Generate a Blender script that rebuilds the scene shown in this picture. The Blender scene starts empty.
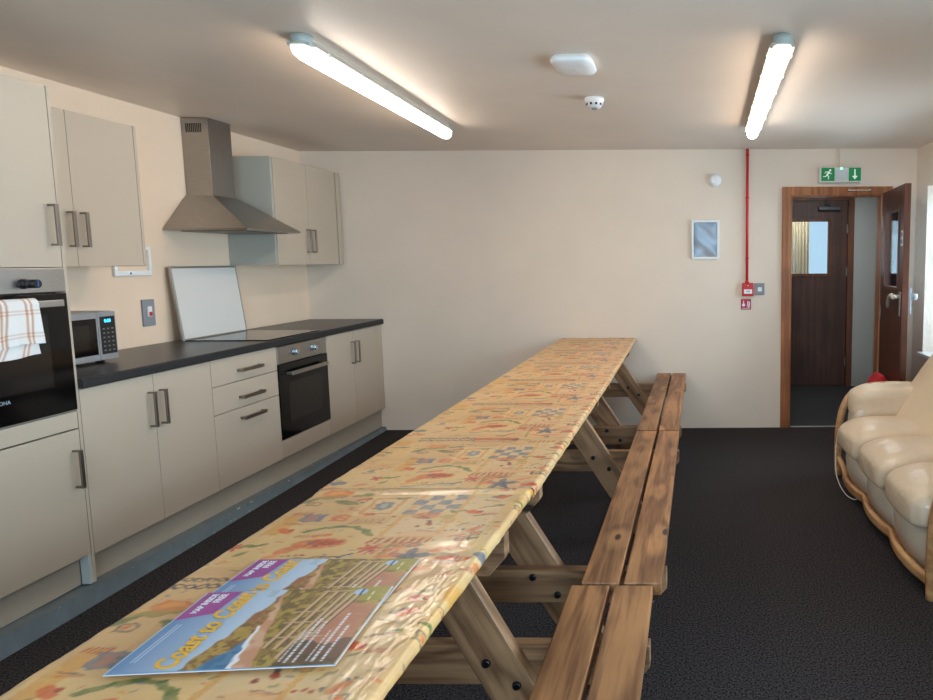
import bpy, bmesh, math, random
import numpy as np
from math import sin, cos, pi, radians
from mathutils import Vector, Matrix
random.seed(7)
SC = bpy.context.scene
COL = SC.collection

# ---------------------------------------------------------------- camera
FPX, CX, CY, PITCH, CAM_H, YAW, ROLL = 676.62, 681.61, 330.5, .1037, 1.4437, .0041, -.0056
cam_d = bpy.data.cameras.new('camera'); cam = bpy.data.objects.new('camera', cam_d); COL.objects.link(cam)
Fv = Vector((sin(YAW)*cos(PITCH), cos(YAW)*cos(PITCH), -sin(PITCH)))
Rv = Vector((cos(YAW), -sin(YAW), 0)); Uv = Vector((sin(YAW)*sin(PITCH), cos(YAW)*sin(PITCH), cos(PITCH)))
R2 = cos(ROLL)*Rv + sin(ROLL)*Uv; U2 = -sin(ROLL)*Rv + cos(ROLL)*Uv
cm = Matrix((R2, U2, -Fv)).transposed().to_4x4(); cm.translation = (0, 0, CAM_H)
cam.matrix_world = cm
cam_d.sensor_width = 36; cam_d.lens = FPX*36/933
cam_d.shift_x = (466.5-CX)/933; cam_d.shift_y = (CY-350)/933
cam_d.clip_start = .02
SC.camera = cam

# ---------------------------------------------------------------- world, lights, exposure
W = bpy.data.worlds.new('sky'); SC.world = W; W.use_nodes = True
W.node_tree.nodes['Background'].inputs[0].default_value = (.72, .86, 1, 1)
W.node_tree.nodes['Background'].inputs[1].default_value = 1.2
def area(name, loc, rot, sx, sy, power, color):
    d = bpy.data.lights.new(name, 'AREA'); d.shape = 'RECTANGLE'; d.size = sx; d.size_y = sy
    d.energy = power; d.color = color
    o = bpy.data.objects.new(name, d); o.location = loc; o.rotation_euler = rot; COL.objects.link(o); return o
# daylight entering the windows of the right-hand wall and the room beyond the hall
area('daylight_far_window', (2.62, 4.55, 1.45), (0, radians(90), 0), 1.5, 1.8, 120, (.76, .88, 1))
area('daylight_near_window', (2.62, 1.2, 1.45), (0, radians(90), 0), 1.5, 1.8, 190, (.72, .86, 1))
area('daylight_rear_window', (-.3, -2.1, 1.5), (radians(90), 0, 0), 1.9, 1.2, 150, (.68, .84, 1))
area('daylight_hall_window', (1.0, 9.6, 1.6), (radians(-90), 0, 0), 1.2, 1.4, 9, (.85, .93, 1))
area('hall_fill_light', (1.5, 6.7, 2.3), (0, 0, 0), .3, .3, 9, (.9, .95, 1))  # added fill that brightens the hall, no fitting behind it
area('beyond_fill_light', (1.4, 8.3, 2.3), (0, 0, 0), .3, .3, 12, (1, .96, .9))  # added fill for the curtain and the room past the hall door
TUBE = 18.0
SC.view_settings.view_transform = 'Standard'; SC.view_settings.look = 'None'
SC.view_settings.gamma = 1; SC.view_settings.use_curve_mapping = False
SC.view_settings.exposure = 0.26
SC.cycles.use_denoising = True
SC.cycles.max_bounces = 8; SC.cycles.diffuse_bounces = 5; SC.cycles.glossy_bounces = 4
SC.cycles.transparent_max_bounces = 12
SC.cycles.sample_clamp_indirect = 6

# ---------------------------------------------------------------- materials
def lin(c):
    return tuple((x/255/12.92 if x/255 <= .04045 else ((x/255+.055)/1.055)**2.4) for x in c)
def mat(name, rgb, rough=.5, metal=0, coat=0, emis=0, emc=None, spec=.5, noise=None, bump=None, coatr=.1):
    """noise=(scale, amount[, stretch]) varies the colour, bump=(scale, strength, distance)"""
    m = bpy.data.materials.new(name); m.use_nodes = True
    nt = m.node_tree; b = nt.nodes['Principled BSDF']; c = lin(rgb) + (1,)
    b.inputs['Base Color'].default_value = c; b.inputs['Roughness'].default_value = rough
    b.inputs['Metallic'].default_value = metal; b.inputs['Coat Weight'].default_value = coat
    b.inputs['Coat Roughness'].default_value = coatr
    b.inputs['Specular IOR Level'].default_value = spec
    if emis:
        b.inputs['Emission Color'].default_value = (lin(emc) if emc else c[:3]) + (1,) ; b.inputs['Emission Strength'].default_value = emis
    tc = nt.nodes.new('ShaderNodeTexCoord')
    if noise:
        mp = nt.nodes.new('ShaderNodeMapping'); nt.links.new(tc.outputs['Object'], mp.inputs[0])
        if len(noise) > 2: mp.inputs['Scale'].default_value = noise[2]
        n = nt.nodes.new('ShaderNodeTexNoise'); n.inputs['Scale'].default_value = noise[0]; n.inputs['Detail'].default_value = 5
        nt.links.new(mp.outputs[0], n.inputs['Vector'])
        r = nt.nodes.new('ShaderNodeMapRange'); nt.links.new(n.outputs['Fac'], r.inputs[0])
        r.inputs[1].default_value = .35; r.inputs[2].default_value = .65
        r.inputs[3].default_value = 1-noise[1]; r.inputs[4].default_value = 1+noise[1]
        v = nt.nodes.new('ShaderNodeVectorMath'); v.operation = 'SCALE'; v.inputs[0].default_value = c[:3]
        nt.links.new(r.outputs[0], v.inputs['Scale']); nt.links.new(v.outputs[0], b.inputs['Base Color'])
    if bump:
        n = nt.nodes.new('ShaderNodeTexNoise'); n.inputs['Scale'].default_value = bump[0]; n.inputs['Detail'].default_value = 4
        nt.links.new(tc.outputs['Object'], n.inputs['Vector'])
        bp = nt.nodes.new('ShaderNodeBump'); bp.inputs['Strength'].default_value = bump[1]; bp.inputs['Distance'].default_value = bump[2]
        nt.links.new(n.outputs['Fac'], bp.inputs['Height']); nt.links.new(bp.outputs[0], b.inputs['Normal'])
        if coat: nt.links.new(bp.outputs[0], b.inputs['Coat Normal'])
    return m
def wood(name, light, dark, knot, rough=.5, grain=1.0, knots=True, axis='Y', rings=32):
    """long grain runs along local Y"""
    m = bpy.data.materials.new(name); m.use_nodes = True; nt = m.node_tree; N = nt.nodes.new; L = nt.links.new
    b = nt.nodes['Principled BSDF']; tc = N('ShaderNodeTexCoord'); oi = N('ShaderNodeObjectInfo')
    off = N('ShaderNodeVectorMath'); off.operation = 'MULTIPLY_ADD'
    cmb = N('ShaderNodeCombineXYZ'); L(oi.outputs['Random'], cmb.inputs[0]); L(oi.outputs['Random'], cmb.inputs[1]); L(oi.outputs['Random'], cmb.inputs[2])
    L(cmb.outputs[0], off.inputs[0]); off.inputs[1].default_value = (13, 29, 7); L(tc.outputs['Object'], off.inputs[2])
    mp = N('ShaderNodeMapping'); mp.inputs['Scale'].default_value = (7*grain, .42*grain, 7*grain) if axis == 'Y' else (7*grain, 7*grain, .35*grain); L(off.outputs[0], mp.inputs[0])
    # knots bend the rings
    vo = N('ShaderNodeTexVoronoi'); vo.inputs['Scale'].default_value = 1
    mk = N('ShaderNodeMapping'); mk.inputs['Scale'].default_value = (8.5, 3.4, .5) if axis == 'Y' else (7, 7, 3); L(off.outputs[0], mk.inputs[0]); L(mk.outputs[0], vo.inputs['Vector'])
    kr = N('ShaderNodeMapRange'); kr.inputs[1].default_value = .0; kr.inputs[2].default_value = .45; kr.inputs[3].default_value = 1; kr.inputs[4].default_value = 0
    L(vo.outputs['Distance'], kr.inputs[0])
    n1 = N('ShaderNodeTexNoise'); n1.inputs['Scale'].default_value = 1.1; n1.inputs['Detail'].default_value = 2; L(mp.outputs[0], n1.inputs['Vector'])
    ad = N('ShaderNodeMath'); ad.operation = 'MULTIPLY_ADD'; L(kr.outputs[0], ad.inputs[0]); ad.inputs[1].default_value = .17 if knots else 0; L(n1.outputs['Fac'], ad.inputs[2])
    ml = N('ShaderNodeMath'); ml.operation = 'MULTIPLY'; L(ad.outputs[0], ml.inputs[0]); ml.inputs[1].default_value = rings
    sn = N('ShaderNodeMath'); sn.operation = 'SINE'; L(ml.outputs[0], sn.inputs[0])
    n2 = N('ShaderNodeTexNoise'); n2.inputs['Scale'].default_value = 14; n2.inputs['Detail'].default_value = 6; L(mp.outputs[0], n2.inputs['Vector'])
    fa = N('ShaderNodeMath'); fa.operation = 'MULTIPLY_ADD'; L(sn.outputs[0], fa.inputs[0]); fa.inputs[1].default_value = .26; L(n2.outputs['Fac'], fa.inputs[2])
    mx = N('ShaderNodeMix'); mx.data_type = 'RGBA'; mx.inputs[6].default_value = lin(light)+(1,); mx.inputs[7].default_value = lin(dark)+(1,)
    cr = N('ShaderNodeMapRange'); cr.inputs[1].default_value = .25; cr.inputs[2].default_value = .85; L(fa.outputs[0], cr.inputs[0]); L(cr.outputs[0], mx.inputs[0])
    src = mx.outputs[2]
    if knots:
        k2 = N('ShaderNodeMapRange'); k2.inputs[1].default_value = .13; k2.inputs[2].default_value = .08; L(vo.outputs['Distance'], k2.inputs[0])
        m2 = N('ShaderNodeMix'); m2.data_type = 'RGBA'; L(src, m2.inputs[6]); m2.inputs[7].default_value = lin(knot)+(1,); L(k2.outputs[0], m2.inputs[0]); src = m2.outputs[2]
    # big soft stains and board to board variation
    n3 = N('ShaderNodeTexNoise'); n3.inputs['Scale'].default_value = 3; n3.inputs['Detail'].default_value = 3; L(off.outputs[0], n3.inputs['Vector'])
    vr = N('ShaderNodeMapRange'); vr.inputs[1].default_value = .3; vr.inputs[2].default_value = .7; vr.inputs[3].default_value = .72; vr.inputs[4].default_value = 1.15; L(n3.outputs['Fac'], vr.inputs[0])
    sc_ = N('ShaderNodeVectorMath'); sc_.operation = 'SCALE'; L(src, sc_.inputs[0]); L(vr.outputs[0], sc_.inputs['Scale'])
    L(sc_.outputs[0], b.inputs['Base Color']); b.inputs['Roughness'].default_value = rough
    bp = N('ShaderNodeBump'); bp.inputs['Strength'].default_value = .25; bp.inputs['Distance'].default_value = .002; L(fa.outputs[0], bp.inputs['Height']); L(bp.outputs[0], b.inputs['Normal'])
    return m
def glass(name, tint=(235, 242, 245), refl=.12):
    m = bpy.data.materials.new(name); m.use_nodes = True; nt = m.node_tree; nt.nodes.clear(); N = nt.nodes.new
    o = N('ShaderNodeOutputMaterial'); mx = N('ShaderNodeMixShader'); t = N('ShaderNodeBsdfTransparent'); g = N('ShaderNodeBsdfGlossy')
    t.inputs[0].default_value = lin(tint)+(1,); g.inputs['Roughness'].default_value = .03
    fr = N('ShaderNodeFresnel'); fr.inputs[0].default_value = 1.45
    nt.links.new(fr.outputs[0], mx.inputs[0]); nt.links.new(t.outputs[0], mx.inputs[1]); nt.links.new(g.outputs[0], mx.inputs[2]); nt.links.new(mx.outputs[0], o.inputs[0])
    return m
def attr_mat(name, rough, coat=0, coatr=.1, bump=None, spec=.5):
    m = mat(name, (200, 200, 200), rough, coat=coat, coatr=coatr, bump=bump, spec=spec)
    a = m.node_tree.nodes.new('ShaderNodeVertexColor'); a.layer_name = 'print'
    m.node_tree.links.new(a.outputs[0], m.node_tree.nodes['Principled BSDF'].inputs['Base Color']); return m

M_wall = mat('wall_paint', (228, 211, 192), .75, noise=(3, .02), bump=(14, .2, .004))
M_wall_l = mat('wall_paint_warm_lit', (232, 207, 180), .75, noise=(3, .02), bump=(14, .2, .004))  # left wall: same paint, warm tube light mixed into the colour
M_ceil = mat('ceiling_paint', (221, 207, 192), .45, noise=(2, .03), bump=(6, .15, .01))
M_hall = mat('hall_paint', (176, 176, 170), .7, bump=(12, .3, .01))
M_carpet = mat('carpet', (53, 48, 48), .95, noise=(135, 1.0), bump=(260, 1, .004), spec=.15)
M_hallfloor = mat('hall_carpet', (44, 42, 44), .9, noise=(95, .8))
M_kerb = mat('kerb_paint', (104, 113, 116), .5, noise=(9, .12), bump=(30, .4, .004))
M_chip = mat('bare_plaster_chip', (205, 200, 190), .8)
M_unit = mat('cabinet_laminate', (184, 168, 148), .42, noise=(2, .015))
M_unit_side = mat('cabinet_side', (170, 168, 156), .45)
M_plinth = mat('plinth_laminate', (166, 154, 137), .45)
M_pale = mat('pale_carcass', (182, 184, 178), .5)
M_steel = mat('brushed_steel', (170, 165, 158), .36, 1, noise=(40, .06, (1, 1, 22)))
M_steel_v = mat('hood_steel', (158, 154, 150), .30, 1, noise=(30, .05, (1, 1, 8)))
M_chrome = mat('chrome', (215, 218, 222), .15, 1)
M_hmetal = mat('handle_metal', (142, 132, 122), .35, 1)
M_black = mat('black_plastic', (16, 16, 17), .35)
M_blackglass = mat('black_glass', (8, 8, 9), .08, spec=.3)
M_ovenglass = mat('smoked_glass', (30, 28, 26), .1, spec=.35)
M_work = mat('worktop_laminate', (48, 44, 42), .33, noise=(60, .3), bump=(90, .1, .001))
M_workedge = mat('worktop_edge', (24, 24, 25), .6, noise=(120, .4))
M_white = mat('white_plastic', (232, 232, 230), .4)
M_offwhite = mat('offwhite_plastic', (205, 205, 198), .5)
M_board = mat('board_surface', (216, 214, 208), .3, coat=.3)
M_alu = mat('aluminium', (168, 166, 160), .4, 1)
M_grey = mat('grey_plastic', (138, 142, 145), .5)
M_red = mat('red_plastic', (196, 28, 30), .4)
M_redpipe = mat('red_conduit_paint', (208, 44, 40), .35)
M_signred = mat('sign_red', (176, 20, 44), .4)
M_green = mat('sign_green', (0, 128, 62), .4, emis=.12, emc=(0, 140, 70))
M_signwhite = mat('sign_white', (235, 240, 235), .4, emis=.15)
M_led = mat('green_led', (120, 255, 190), .4, emis=4)
M_blue = mat('label_blue', (40, 96, 160), .4)
M_bluedisp = mat('blue_display', (60, 190, 255), .4, emis=1.6)
M_knob = mat('knob_metal', (176, 190, 198), .25, .8)
M_pine = wood('pine_plank', (170, 119, 74), (112, 70, 40), (52, 30, 18), .48)
M_pine2 = wood('pine_frame', (162, 124, 88), (110, 76, 50), (48, 30, 20), .55)
M_frame = wood('door_frame_wood', (176, 112, 64), (138, 80, 40), (70, 34, 14), .4, 1.2, False, 'Z')
M_leaf = wood('door_veneer_red', (94, 49, 27), (66, 31, 15), (60, 30, 20), .35, 1.4, False, 'Z')
M_leaf2 = wood('door_veneer_dark', (86, 54, 40), (68, 42, 31), (40, 20, 16), .5, 1.0, False, 'Z')
M_dframe = wood('dark_frame_wood', (110, 64, 38), (80, 44, 26), (40, 20, 16), .5, 1.0, False, 'Z')
M_cane = wood('sofa_beech', (206, 158, 108), (176, 124, 78), (120, 80, 40), .3, 1.0, False)
M_leather = mat('cream_leather', (220, 198, 169), .34, coat=.25, coatr=.25, noise=(6, .03), bump=(13, .5, .018))
M_leather2 = mat('cream_leather_panel', (206, 192, 172), .4, coat=.2, coatr=.3, noise=(6, .03), bump=(9, .3, .02))
M_redbag = mat('red_fabric', (190, 20, 38), .8, bump=(14, .7, .03))
M_glass = glass('window_glass')
M_tube = mat('lit_diffuser', (255, 250, 240), .4, emis=TUBE, emc=(255, 240, 226))
M_clear = mat('clear_end', (214, 208, 198), .3, emis=1.0, emc=(255, 236, 214))
M_foil = mat('foil_sheet', (122, 128, 134), .35, .7)
M_cable = mat('white_cable', (222, 218, 210), .5)
M_curtain = mat('beige_curtain', (206, 192, 164), .9, noise=(30, .1, (1, 1, .05)))
M_bolt = mat('bolt_steel', (70, 72, 76), .4, 1)
M_cloth = attr_mat('printed_oilcloth', .38, bump=(22, .2, .004))
M_clothp = attr_mat('printed_oilcloth_under_film', .42, coat=.7, coatr=.16, bump=(15, .3, .006))
M_print = attr_mat('glossy_print', .4, coat=.6, coatr=.15, bump=(14, .2, .004))
M_towel = attr_mat('tea_towel_cloth', .95, bump=(300, .4, .001), spec=.1)
M_yellow = mat('title_yellow', (236, 178, 58), .5)
M_inkwhite = mat('print_white', (230, 226, 232), .5)
M_black_ink = mat('print_black', (30, 30, 30), .6)

# ---------------------------------------------------------------- helpers
def bm_box(bm, lo, hi, bev=0, mi=0, M=None, seg=2):
    lo, hi = Vector(lo), Vector(hi); c = (lo+hi)/2; s = hi-lo
    T = Matrix.Translation(c) @ Matrix.Diagonal((abs(s.x), abs(s.y), abs(s.z), 1))
    if M is not None: T = M @ T
    r = bmesh.ops.create_cube(bm, size=1, matrix=T); vs = r['verts']
    es = list({e for v in vs for e in v.link_edges}); fs = list({f for v in vs for f in v.link_faces})
    for f in fs: f.material_index = mi
    if bev:
        rr = bmesh.ops.bevel(bm, geom=es, offset=min(bev, min(abs(x) for x in s)*.45), segments=seg, affect='EDGES', profile=.5)
        for f in rr['faces']: f.material_index = mi
def bm_cyl(bm, p0, p1, r0, r1=None, n=20, mi=0, caps=True):
    p0, p1 = Vector(p0), Vector(p1); d = p1-p0; q = d.to_track_quat('Z', 'Y').to_matrix().to_4x4()
    T = Matrix.Translation((p0+p1)/2) @ q
    r = bmesh.ops.create_cone(bm, cap_ends=caps, segments=n, radius1=r0, radius2=r0 if r1 is None else r1, depth=d.length, matrix=T)
    for f in {f for v in r['verts'] for f in v.link_faces}: f.material_index = mi; f.smooth = len(f.verts) == 4
def bm_tube(bm, pts, r, n=8, mi=0):
    pts = [Vector(p) for p in pts]; rings = []
    for i, p in enumerate(pts):
        t = (pts[min(i+1, len(pts)-1)]-pts[max(i-1, 0)]).normalized()
        a = t.orthogonal().normalized() if i == 0 else (rings_a - t*rings_a.dot(t)).normalized(); rings_a = a; b = t.cross(a)
        rr = r[i] if isinstance(r, (list, tuple)) else r
        rings.append([bm.verts.new(p + (a*cos(k*2*pi/n)+b*sin(k*2*pi/n))*rr) for k in range(n)])
    for i in range(len(rings)-1):
        for k in range(n):
            f = bm.faces.new((rings[i][k], rings[i][(k+1) % n], rings[i+1][(k+1) % n], rings[i+1][k])); f.smooth = True; f.material_index = mi
    for ring in (rings[0][::-1], rings[-1]):
        f = bm.faces.new(ring); f.material_index = mi
def bm_prism(bm, poly, axis, a, b, mi=0):
    """poly: 2-D points; extruded along axis ('X','Y','Z') from a to b"""
    def P(u, v, w): return {'X': (w, u, v), 'Y': (u, w, v), 'Z': (u, v, w)}[axis]
    lo = [bm.verts.new(P(u, v, a)) for u, v in poly]; hi = [bm.verts.new(P(u, v, b)) for u, v in poly]; n = len(poly)
    fs = [bm.faces.new(lo), bm.faces.new(hi)] + [bm.faces.new((lo[i], lo[(i+1) % n], hi[(i+1) % n], hi[i])) for i in range(n)]
    for f in fs: f.material_index = mi
    bmesh.ops.recalc_face_normals(bm, faces=fs)
def lathe(bm, prof, M=None, n=32, mi=0):
    M = M or Matrix(); rings = [[bm.verts.new(M @ Vector((r*cos(k*2*pi/n), r*sin(k*2*pi/n), z))) for k in range(n)] for r, z in prof]
    for i in range(len(rings)-1):
        for k in range(n):
            f = bm.faces.new((rings[i][k], rings[i][(k+1) % n], rings[i+1][(k+1) % n], rings[i+1][k])); f.smooth = True; f.material_index = mi
    bm.faces.new(rings[0][::-1]); bm.faces.new(rings[-1])
def obj(name, bm, mats, parent=None, loc=None, rot=None, label=None):
    me = bpy.data.meshes.new(name); bmesh.ops.recalc_face_normals(bm, faces=bm.faces[:]); bm.to_mesh(me); bm.free()
    for m in (mats if isinstance(mats, (list, tuple)) else [mats]): me.materials.append(m)
    o = bpy.data.objects.new(name, me); COL.objects.link(o)
    if parent: o.parent = parent
    if loc: o.location = loc
    if rot: o.rotation_euler = rot
    if label: o['label'] = label
    return o
def tag(o, label, cat, group=None):
    o['label'] = label; o['category'] = cat
    if group: o['group'] = group
    return o
def thing(name, label, cat, loc=(0, 0, 0), rotz=0, group=None):
    o = bpy.data.objects.new(name, None); COL.objects.link(o); o.location = loc; o.rotation_euler = (0, 0, rotz)
    o.empty_display_size = .1
    return tag(o, label, cat, group)
def struct(name, bm, m, parent=None, **k):
    o = obj(name, bm, m, parent, **k)
    if not parent: o['kind'] = 'structure'
    return o
def box(name, lo, hi, m, parent=None, bev=.0015, **k):
    bm = bmesh.new(); bm_box(bm, lo, hi, bev); return obj(name, bm, m, parent, **k)
def boxes(lst, bev=0):
    bm = bmesh.new()
    for lo, hi in lst: bm_box(bm, lo, hi, bev)
    return bm
def text(name, s, size, m, parent, M, depth=.0006, align='CENTER', sx=1, bold=0):
    c = bpy.data.curves.new(name, 'FONT'); c.body = s; c.size = size; c.extrude = depth; c.align_x = align; c.align_y = 'CENTER'; c.offset = bold
    t = bpy.data.objects.new(name, c); COL.objects.link(t); dg = bpy.context.evaluated_depsgraph_get()
    me = bpy.data.meshes.new_from_object(t.evaluated_get(dg)); bpy.data.objects.remove(t)
    me.transform(M @ Matrix.Diagonal((sx, 1, 1, 1))); me.materials.clear(); me.materials.append(m)
    o = bpy.data.objects.new(name, me); COL.objects.link(o); o.parent = parent; return o
# frame for things drawn on the left wall / unit fronts (facing +X): local x -> world +Y, local y -> world Z
def face_x(x, y, z): return Matrix(((0, 0, 1, x), (1, 0, 0, y), (0, 1, 0, z), (0, 0, 0, 1)))
# frame for things on the back wall (facing -Y): local x -> world X, local y -> Z
def face_y(x, y, z): return Matrix(((1, 0, 0, x), (0, 0, -1, y), (0, 1, 0, z), (0, 0, 0, 1)))

D = 5.728; XF = -2.524; XL = -3.130; XR = 1.99; HC = 2.3545; YR = -1.6; TH = .12
# ================================================================ SETTING
bm = boxes([((XL-.2, YR-.2, -.1), (XR+.4, D, 0))]); struct('floor', bm, M_carpet)
bm = boxes([((.3, D, -.1), (2.6, 9.2, 0))]); struct('floor_hall', bm, M_hallfloor)
bm = boxes([((XL-.2, YR-.2, HC), (XR+.4, D+.0, HC+.1))]); struct('ceiling', bm, M_ceil)
bm = boxes([((.3, D+TH, HC), (2.6, 9.2, HC+.1))]); struct('ceiling_hall', bm, M_hall)
# back wall with the doorway
DX0, DX1, DZ = .935, 1.703, 1.985
bm = boxes([((XL-.2, D, -.1), (DX0, D+TH, HC+.1)), ((DX1, D, -.1), (XR+.4, D+TH, HC+.1)), ((DX0, D, DZ), (DX1, D+TH, HC+.1))])
struct('wall_back', bm, M_wall)
bm = boxes([((XL-.2, YR-.2, -.1), (XL, D, HC))]); struct('wall_left', bm, M_wall_l)
# right wall with two window openings
RW = .34
def wall_open(lo_y, hi_y, ops, x0, x1):
    L = []; y = lo_y
    for a, b, z0, z1 in ops:
        L += [((x0, y, -.1), (x1, a, HC)), ((x0, a, -.1), (x1, b, z0)), ((x0, a, z1), (x1, b, HC))]; y = b
    L.append(((x0, y, -.1), (x1, hi_y, HC))); return L
W1 = (3.75, 5.47, .66, 2.02); W2 = (.4, 2.1, .66, 2.02)
struct('wall_right', boxes(wall_open(YR-.2, D, [W2, W1], XR, XR+RW)), mat('right_wall_paint', (226, 212, 196), .75, bump=(14, .6, .02)))
bm = boxes([((XL, YR-.2, -.1), (-1.3, YR, HC)), ((.7, YR-.2, -.1), (XR, YR, HC)), ((-1.3, YR-.2, -.1), (.7, YR, .9)), ((-1.3, YR-.2, 2.1), (.7, YR, HC))])
struct('wall_rear', bm, M_wall)
def window_x(name, y0, y1, z0, z1, x):
    t = .055; L = [((x, y0, z0), (x+.06, y0+t, z1)), ((x, y1-t, z0), (x+.06, y1, z1)), ((x, y0+t, z0), (x+.06, y1-t, z0+t)), ((x, y0+t, z1-t), (x+.06, y1-t, z1)),
                   ((x, (y0+y1)/2-t/2, z0+t), (x+.06, (y0+y1)/2+t/2, z1-t))]
    w = struct(name, boxes(L, .004), M_white)
    obj('glass_pane', boxes([((x+.025, y0+t, z0+t), (x+.031, (y0+y1)/2-t/2, z1-t)), ((x+.025, (y0+y1)/2+t/2, z0+t), (x+.031, y1-t, z1-t))]), M_glass, w)
    box('window_sill', (XR-.05, y0, z0), (x-.001, y1, z0+.03), M_white, w, .006)
window_x('window_1', W1[0], W1[1], W1[2], W1[3], XR+.25)
window_x('window_2', W2[0], W2[1], W2[2], W2[3], XR+.25)
w = struct('window_3', boxes([((-1.3, YR-.12, .9), (-1.24, YR-.06, 2.1)), ((.64, YR-.12, .9), (.7, YR-.06, 2.1)), ((-1.24, YR-.12, .9), (.64, YR-.06, .96)), ((-1.24, YR-.12, 2.04), (.64, YR-.06, 2.1)), ((-.33, YR-.12, .96), (-.27, YR-.06, 2.04))], .003), M_white)
obj('glass_pane', boxes([((-1.24, YR-.095, .96), (-.33, YR-.089, 2.04)), ((-.27, YR-.095, .96), (.64, YR-.089, 2.04))]), M_glass, w)
# painted concrete kerb under the units
bm = bmesh.new()
quad = [[(XL, y, 0), (-2.487-dx, y, 0), (-2.495-dx, y, h), (XL, y, h)] for y, h, dx in ((YR, .078, 0), (2.6, .074, 0), (D, .030, .034))]
vs = [[bm.verts.new(p) for p in q] for q in quad]
for i in range(2):
    for k in range(4): bm.faces.new((vs[i][k], vs[i][(k+1) % 4], vs[i+1][(k+1) % 4], vs[i+1][k]))
bm.faces.new(vs[0]); bm.faces.new(vs[-1])
kh = lambda y: .074-(max(y, 2.6)-2.6)/(D-2.6)*.044
kx = lambda y: -2.4915-(max(y, 2.6)-2.6)/(D-2.6)*.034
k = struct('trim_1', bm, M_kerb)
bm = bmesh.new()
for i in range(24):
    y = random.choice([random.uniform(2.3, 5.2), random.gauss(3.75, .12)]); s = random.choice([.002, .003, .004, .008])
    top = random.random() < .6
    z = kh(y)-random.uniform(.002, .006) if top else random.uniform(.003, .018)
    x = kx(y)+(.5-z/kh(y))*.008
    bm_box(bm, (x-.003, y-s*1.5, z-s*.3), (x+.0006, y+s*1.5, z+s*.3), .0008)
obj('paint_chips', bm, M_chip, k)
# hall beyond the doorway
HB = 7.62
struct('wall_hall_left', boxes([((.3, D+TH, -.1), (.42, HB, HC))]), M_hall)
struct('wall_hall_right', boxes([((2.2, D+TH, -.1), (2.32, HB, HC))]), M_hall)
struct('wall_hall_back', boxes([((.42, HB, -.1), (1.07, HB+.1, HC)), ((1.963, HB, -.1), (2.2, HB+.1, HC)), ((1.07, HB, 2.155), (1.963, HB+.1, HC))]), M_hall)
struct('wall_room_beyond', boxes([((.3, 9.1, -.1), (.75, 9.2, HC)), ((.75, 9.1, -.1), (2.6, 9.2, .5)), ((.75, 9.1, 2.2), (2.6, 9.2, HC)), ((2.15, 9.1, .5), (2.6, 9.2, 2.2)), ((.3, HB+.1, -.1), (.42, 9.1, HC)), ((2.5, HB+.1, -.1), (2.6, 9.1, HC))]), M_wall)
bm = boxes([((.75, 9.12, .5), (.81, 9.17, 2.2)), ((2.09, 9.12, .5), (2.15, 9.17, 2.2)), ((.81, 9.12, .5), (2.09, 9.17, .56)), ((.81, 9.12, 2.14), (2.09, 9.17, 2.2))]); w4 = struct('window_4', bm, M_white)
obj('glass_pane', boxes([((.81, 9.14, .56), (2.09, 9.146, 2.14))]), M_glass, w4)
# doorway trim (architrave + lining)
bm = boxes([((.868, D-.018, 0), (.938, D, 2.044)), ((1.703, D-.018, 0), (1.79, D, 2.044)), ((.938, D-.018, 1.976), (1.703, D, 2.044))], .004)
for lo, hi in [((.935, D, 0), (.955, D+TH, 1.97)), ((1.70, D+.002, 0), (1.715, D+TH, 1.97)), ((.935, D, 1.965), (1.703, D+TH, 1.99))]: bm_box(bm, lo, hi, .002)
tr = struct('trim_2', bm, M_frame)
bm = bmesh.new(); bm_box(bm, (1.41, D-.04, 2.005), (1.60, D-.018, 2.017), .003); bm_cyl(bm, (1.42, D-.03, 2.0), (1.42, D-.03, 2.022), .011); bm_cyl(bm, (1.595, D-.03, 2.0), (1.595, D-.03, 2.022), .009)
obj('closer_bracket', bm, M_chrome, tr)
box('threshold_strip', (.955, D, 0), (1.70, D+.03, .006), M_alu, tr)
# door_1: open leaf
hinge = Vector((1.700, 5.690)); end = Vector((1.636, 4.945)); ang = math.atan2(end.y-hinge.y, end.x-hinge.x)
u0, u1, z0, z1, LW, LT = .13, .60, 1.215, 1.825, .748, .044
bm = boxes([((0, 0, .008), (LW, LT, z0)), ((0, 0, z1), (LW, LT, 1.985)), ((0, 0, z0), (u0, LT, z1)), ((u1, 0, z0), (LW, LT, z1))])
d1 = struct('door_1', bm, M_leaf); d1.location = (hinge.x, hinge.y, 0); d1.rotation_euler = (0, 0, ang)
# local -Y faces the kitchen side? (local y 0 is the face seen from the camera when ang ~ -95 deg)
b_ = .014
obj('glazing_bead', boxes([((u0-b_, -.006, z0-b_), (u0+b_, LT+.006, z1+b_)), ((u1-b_, -.006, z0-b_), (u1+b_, LT+.006, z1+b_)), ((u0+b_, -.006, z0-b_), (u1-b_, LT+.006, z0+b_)), ((u0+b_, -.006, z1-b_), (u1-b_, LT+.006, z1+b_))], .002), M_leaf, d1)
box('glass_pane', (u0, LT/2-.003, z0), (u1, LT/2+.003, z1), M_glass, d1, 0)
for zz in (.25, 1.0, 1.75): box('hinge', (-.006, -.004, zz-.05), (.008, LT*.4, zz+.05), M_alu, d1)
bm = bmesh.new(); bm_box(bm, (.665, -.009, 1.02), (.712, 0, 1.20), .004)
obj('lock_plate', bm, M_alu, d1)
bm = bmesh.new(); bm_cyl(bm, (.689, -.005, 1.165), (.689, -.05, 1.165), .016)
bm_tube(bm, [(.695, -.048, 1.165), (.66, -.052, 1.17), (.60, -.053, 1.163), (.55, -.053, 1.140), (.515, -.05, 1.105), (.50, -.045, 1.075)], [.019, .021, .019, .016, .015, .014], 12)
obj('lever_handle', bm, mat('lever_metal', (214, 208, 198), .35, .6), d1)
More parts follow.
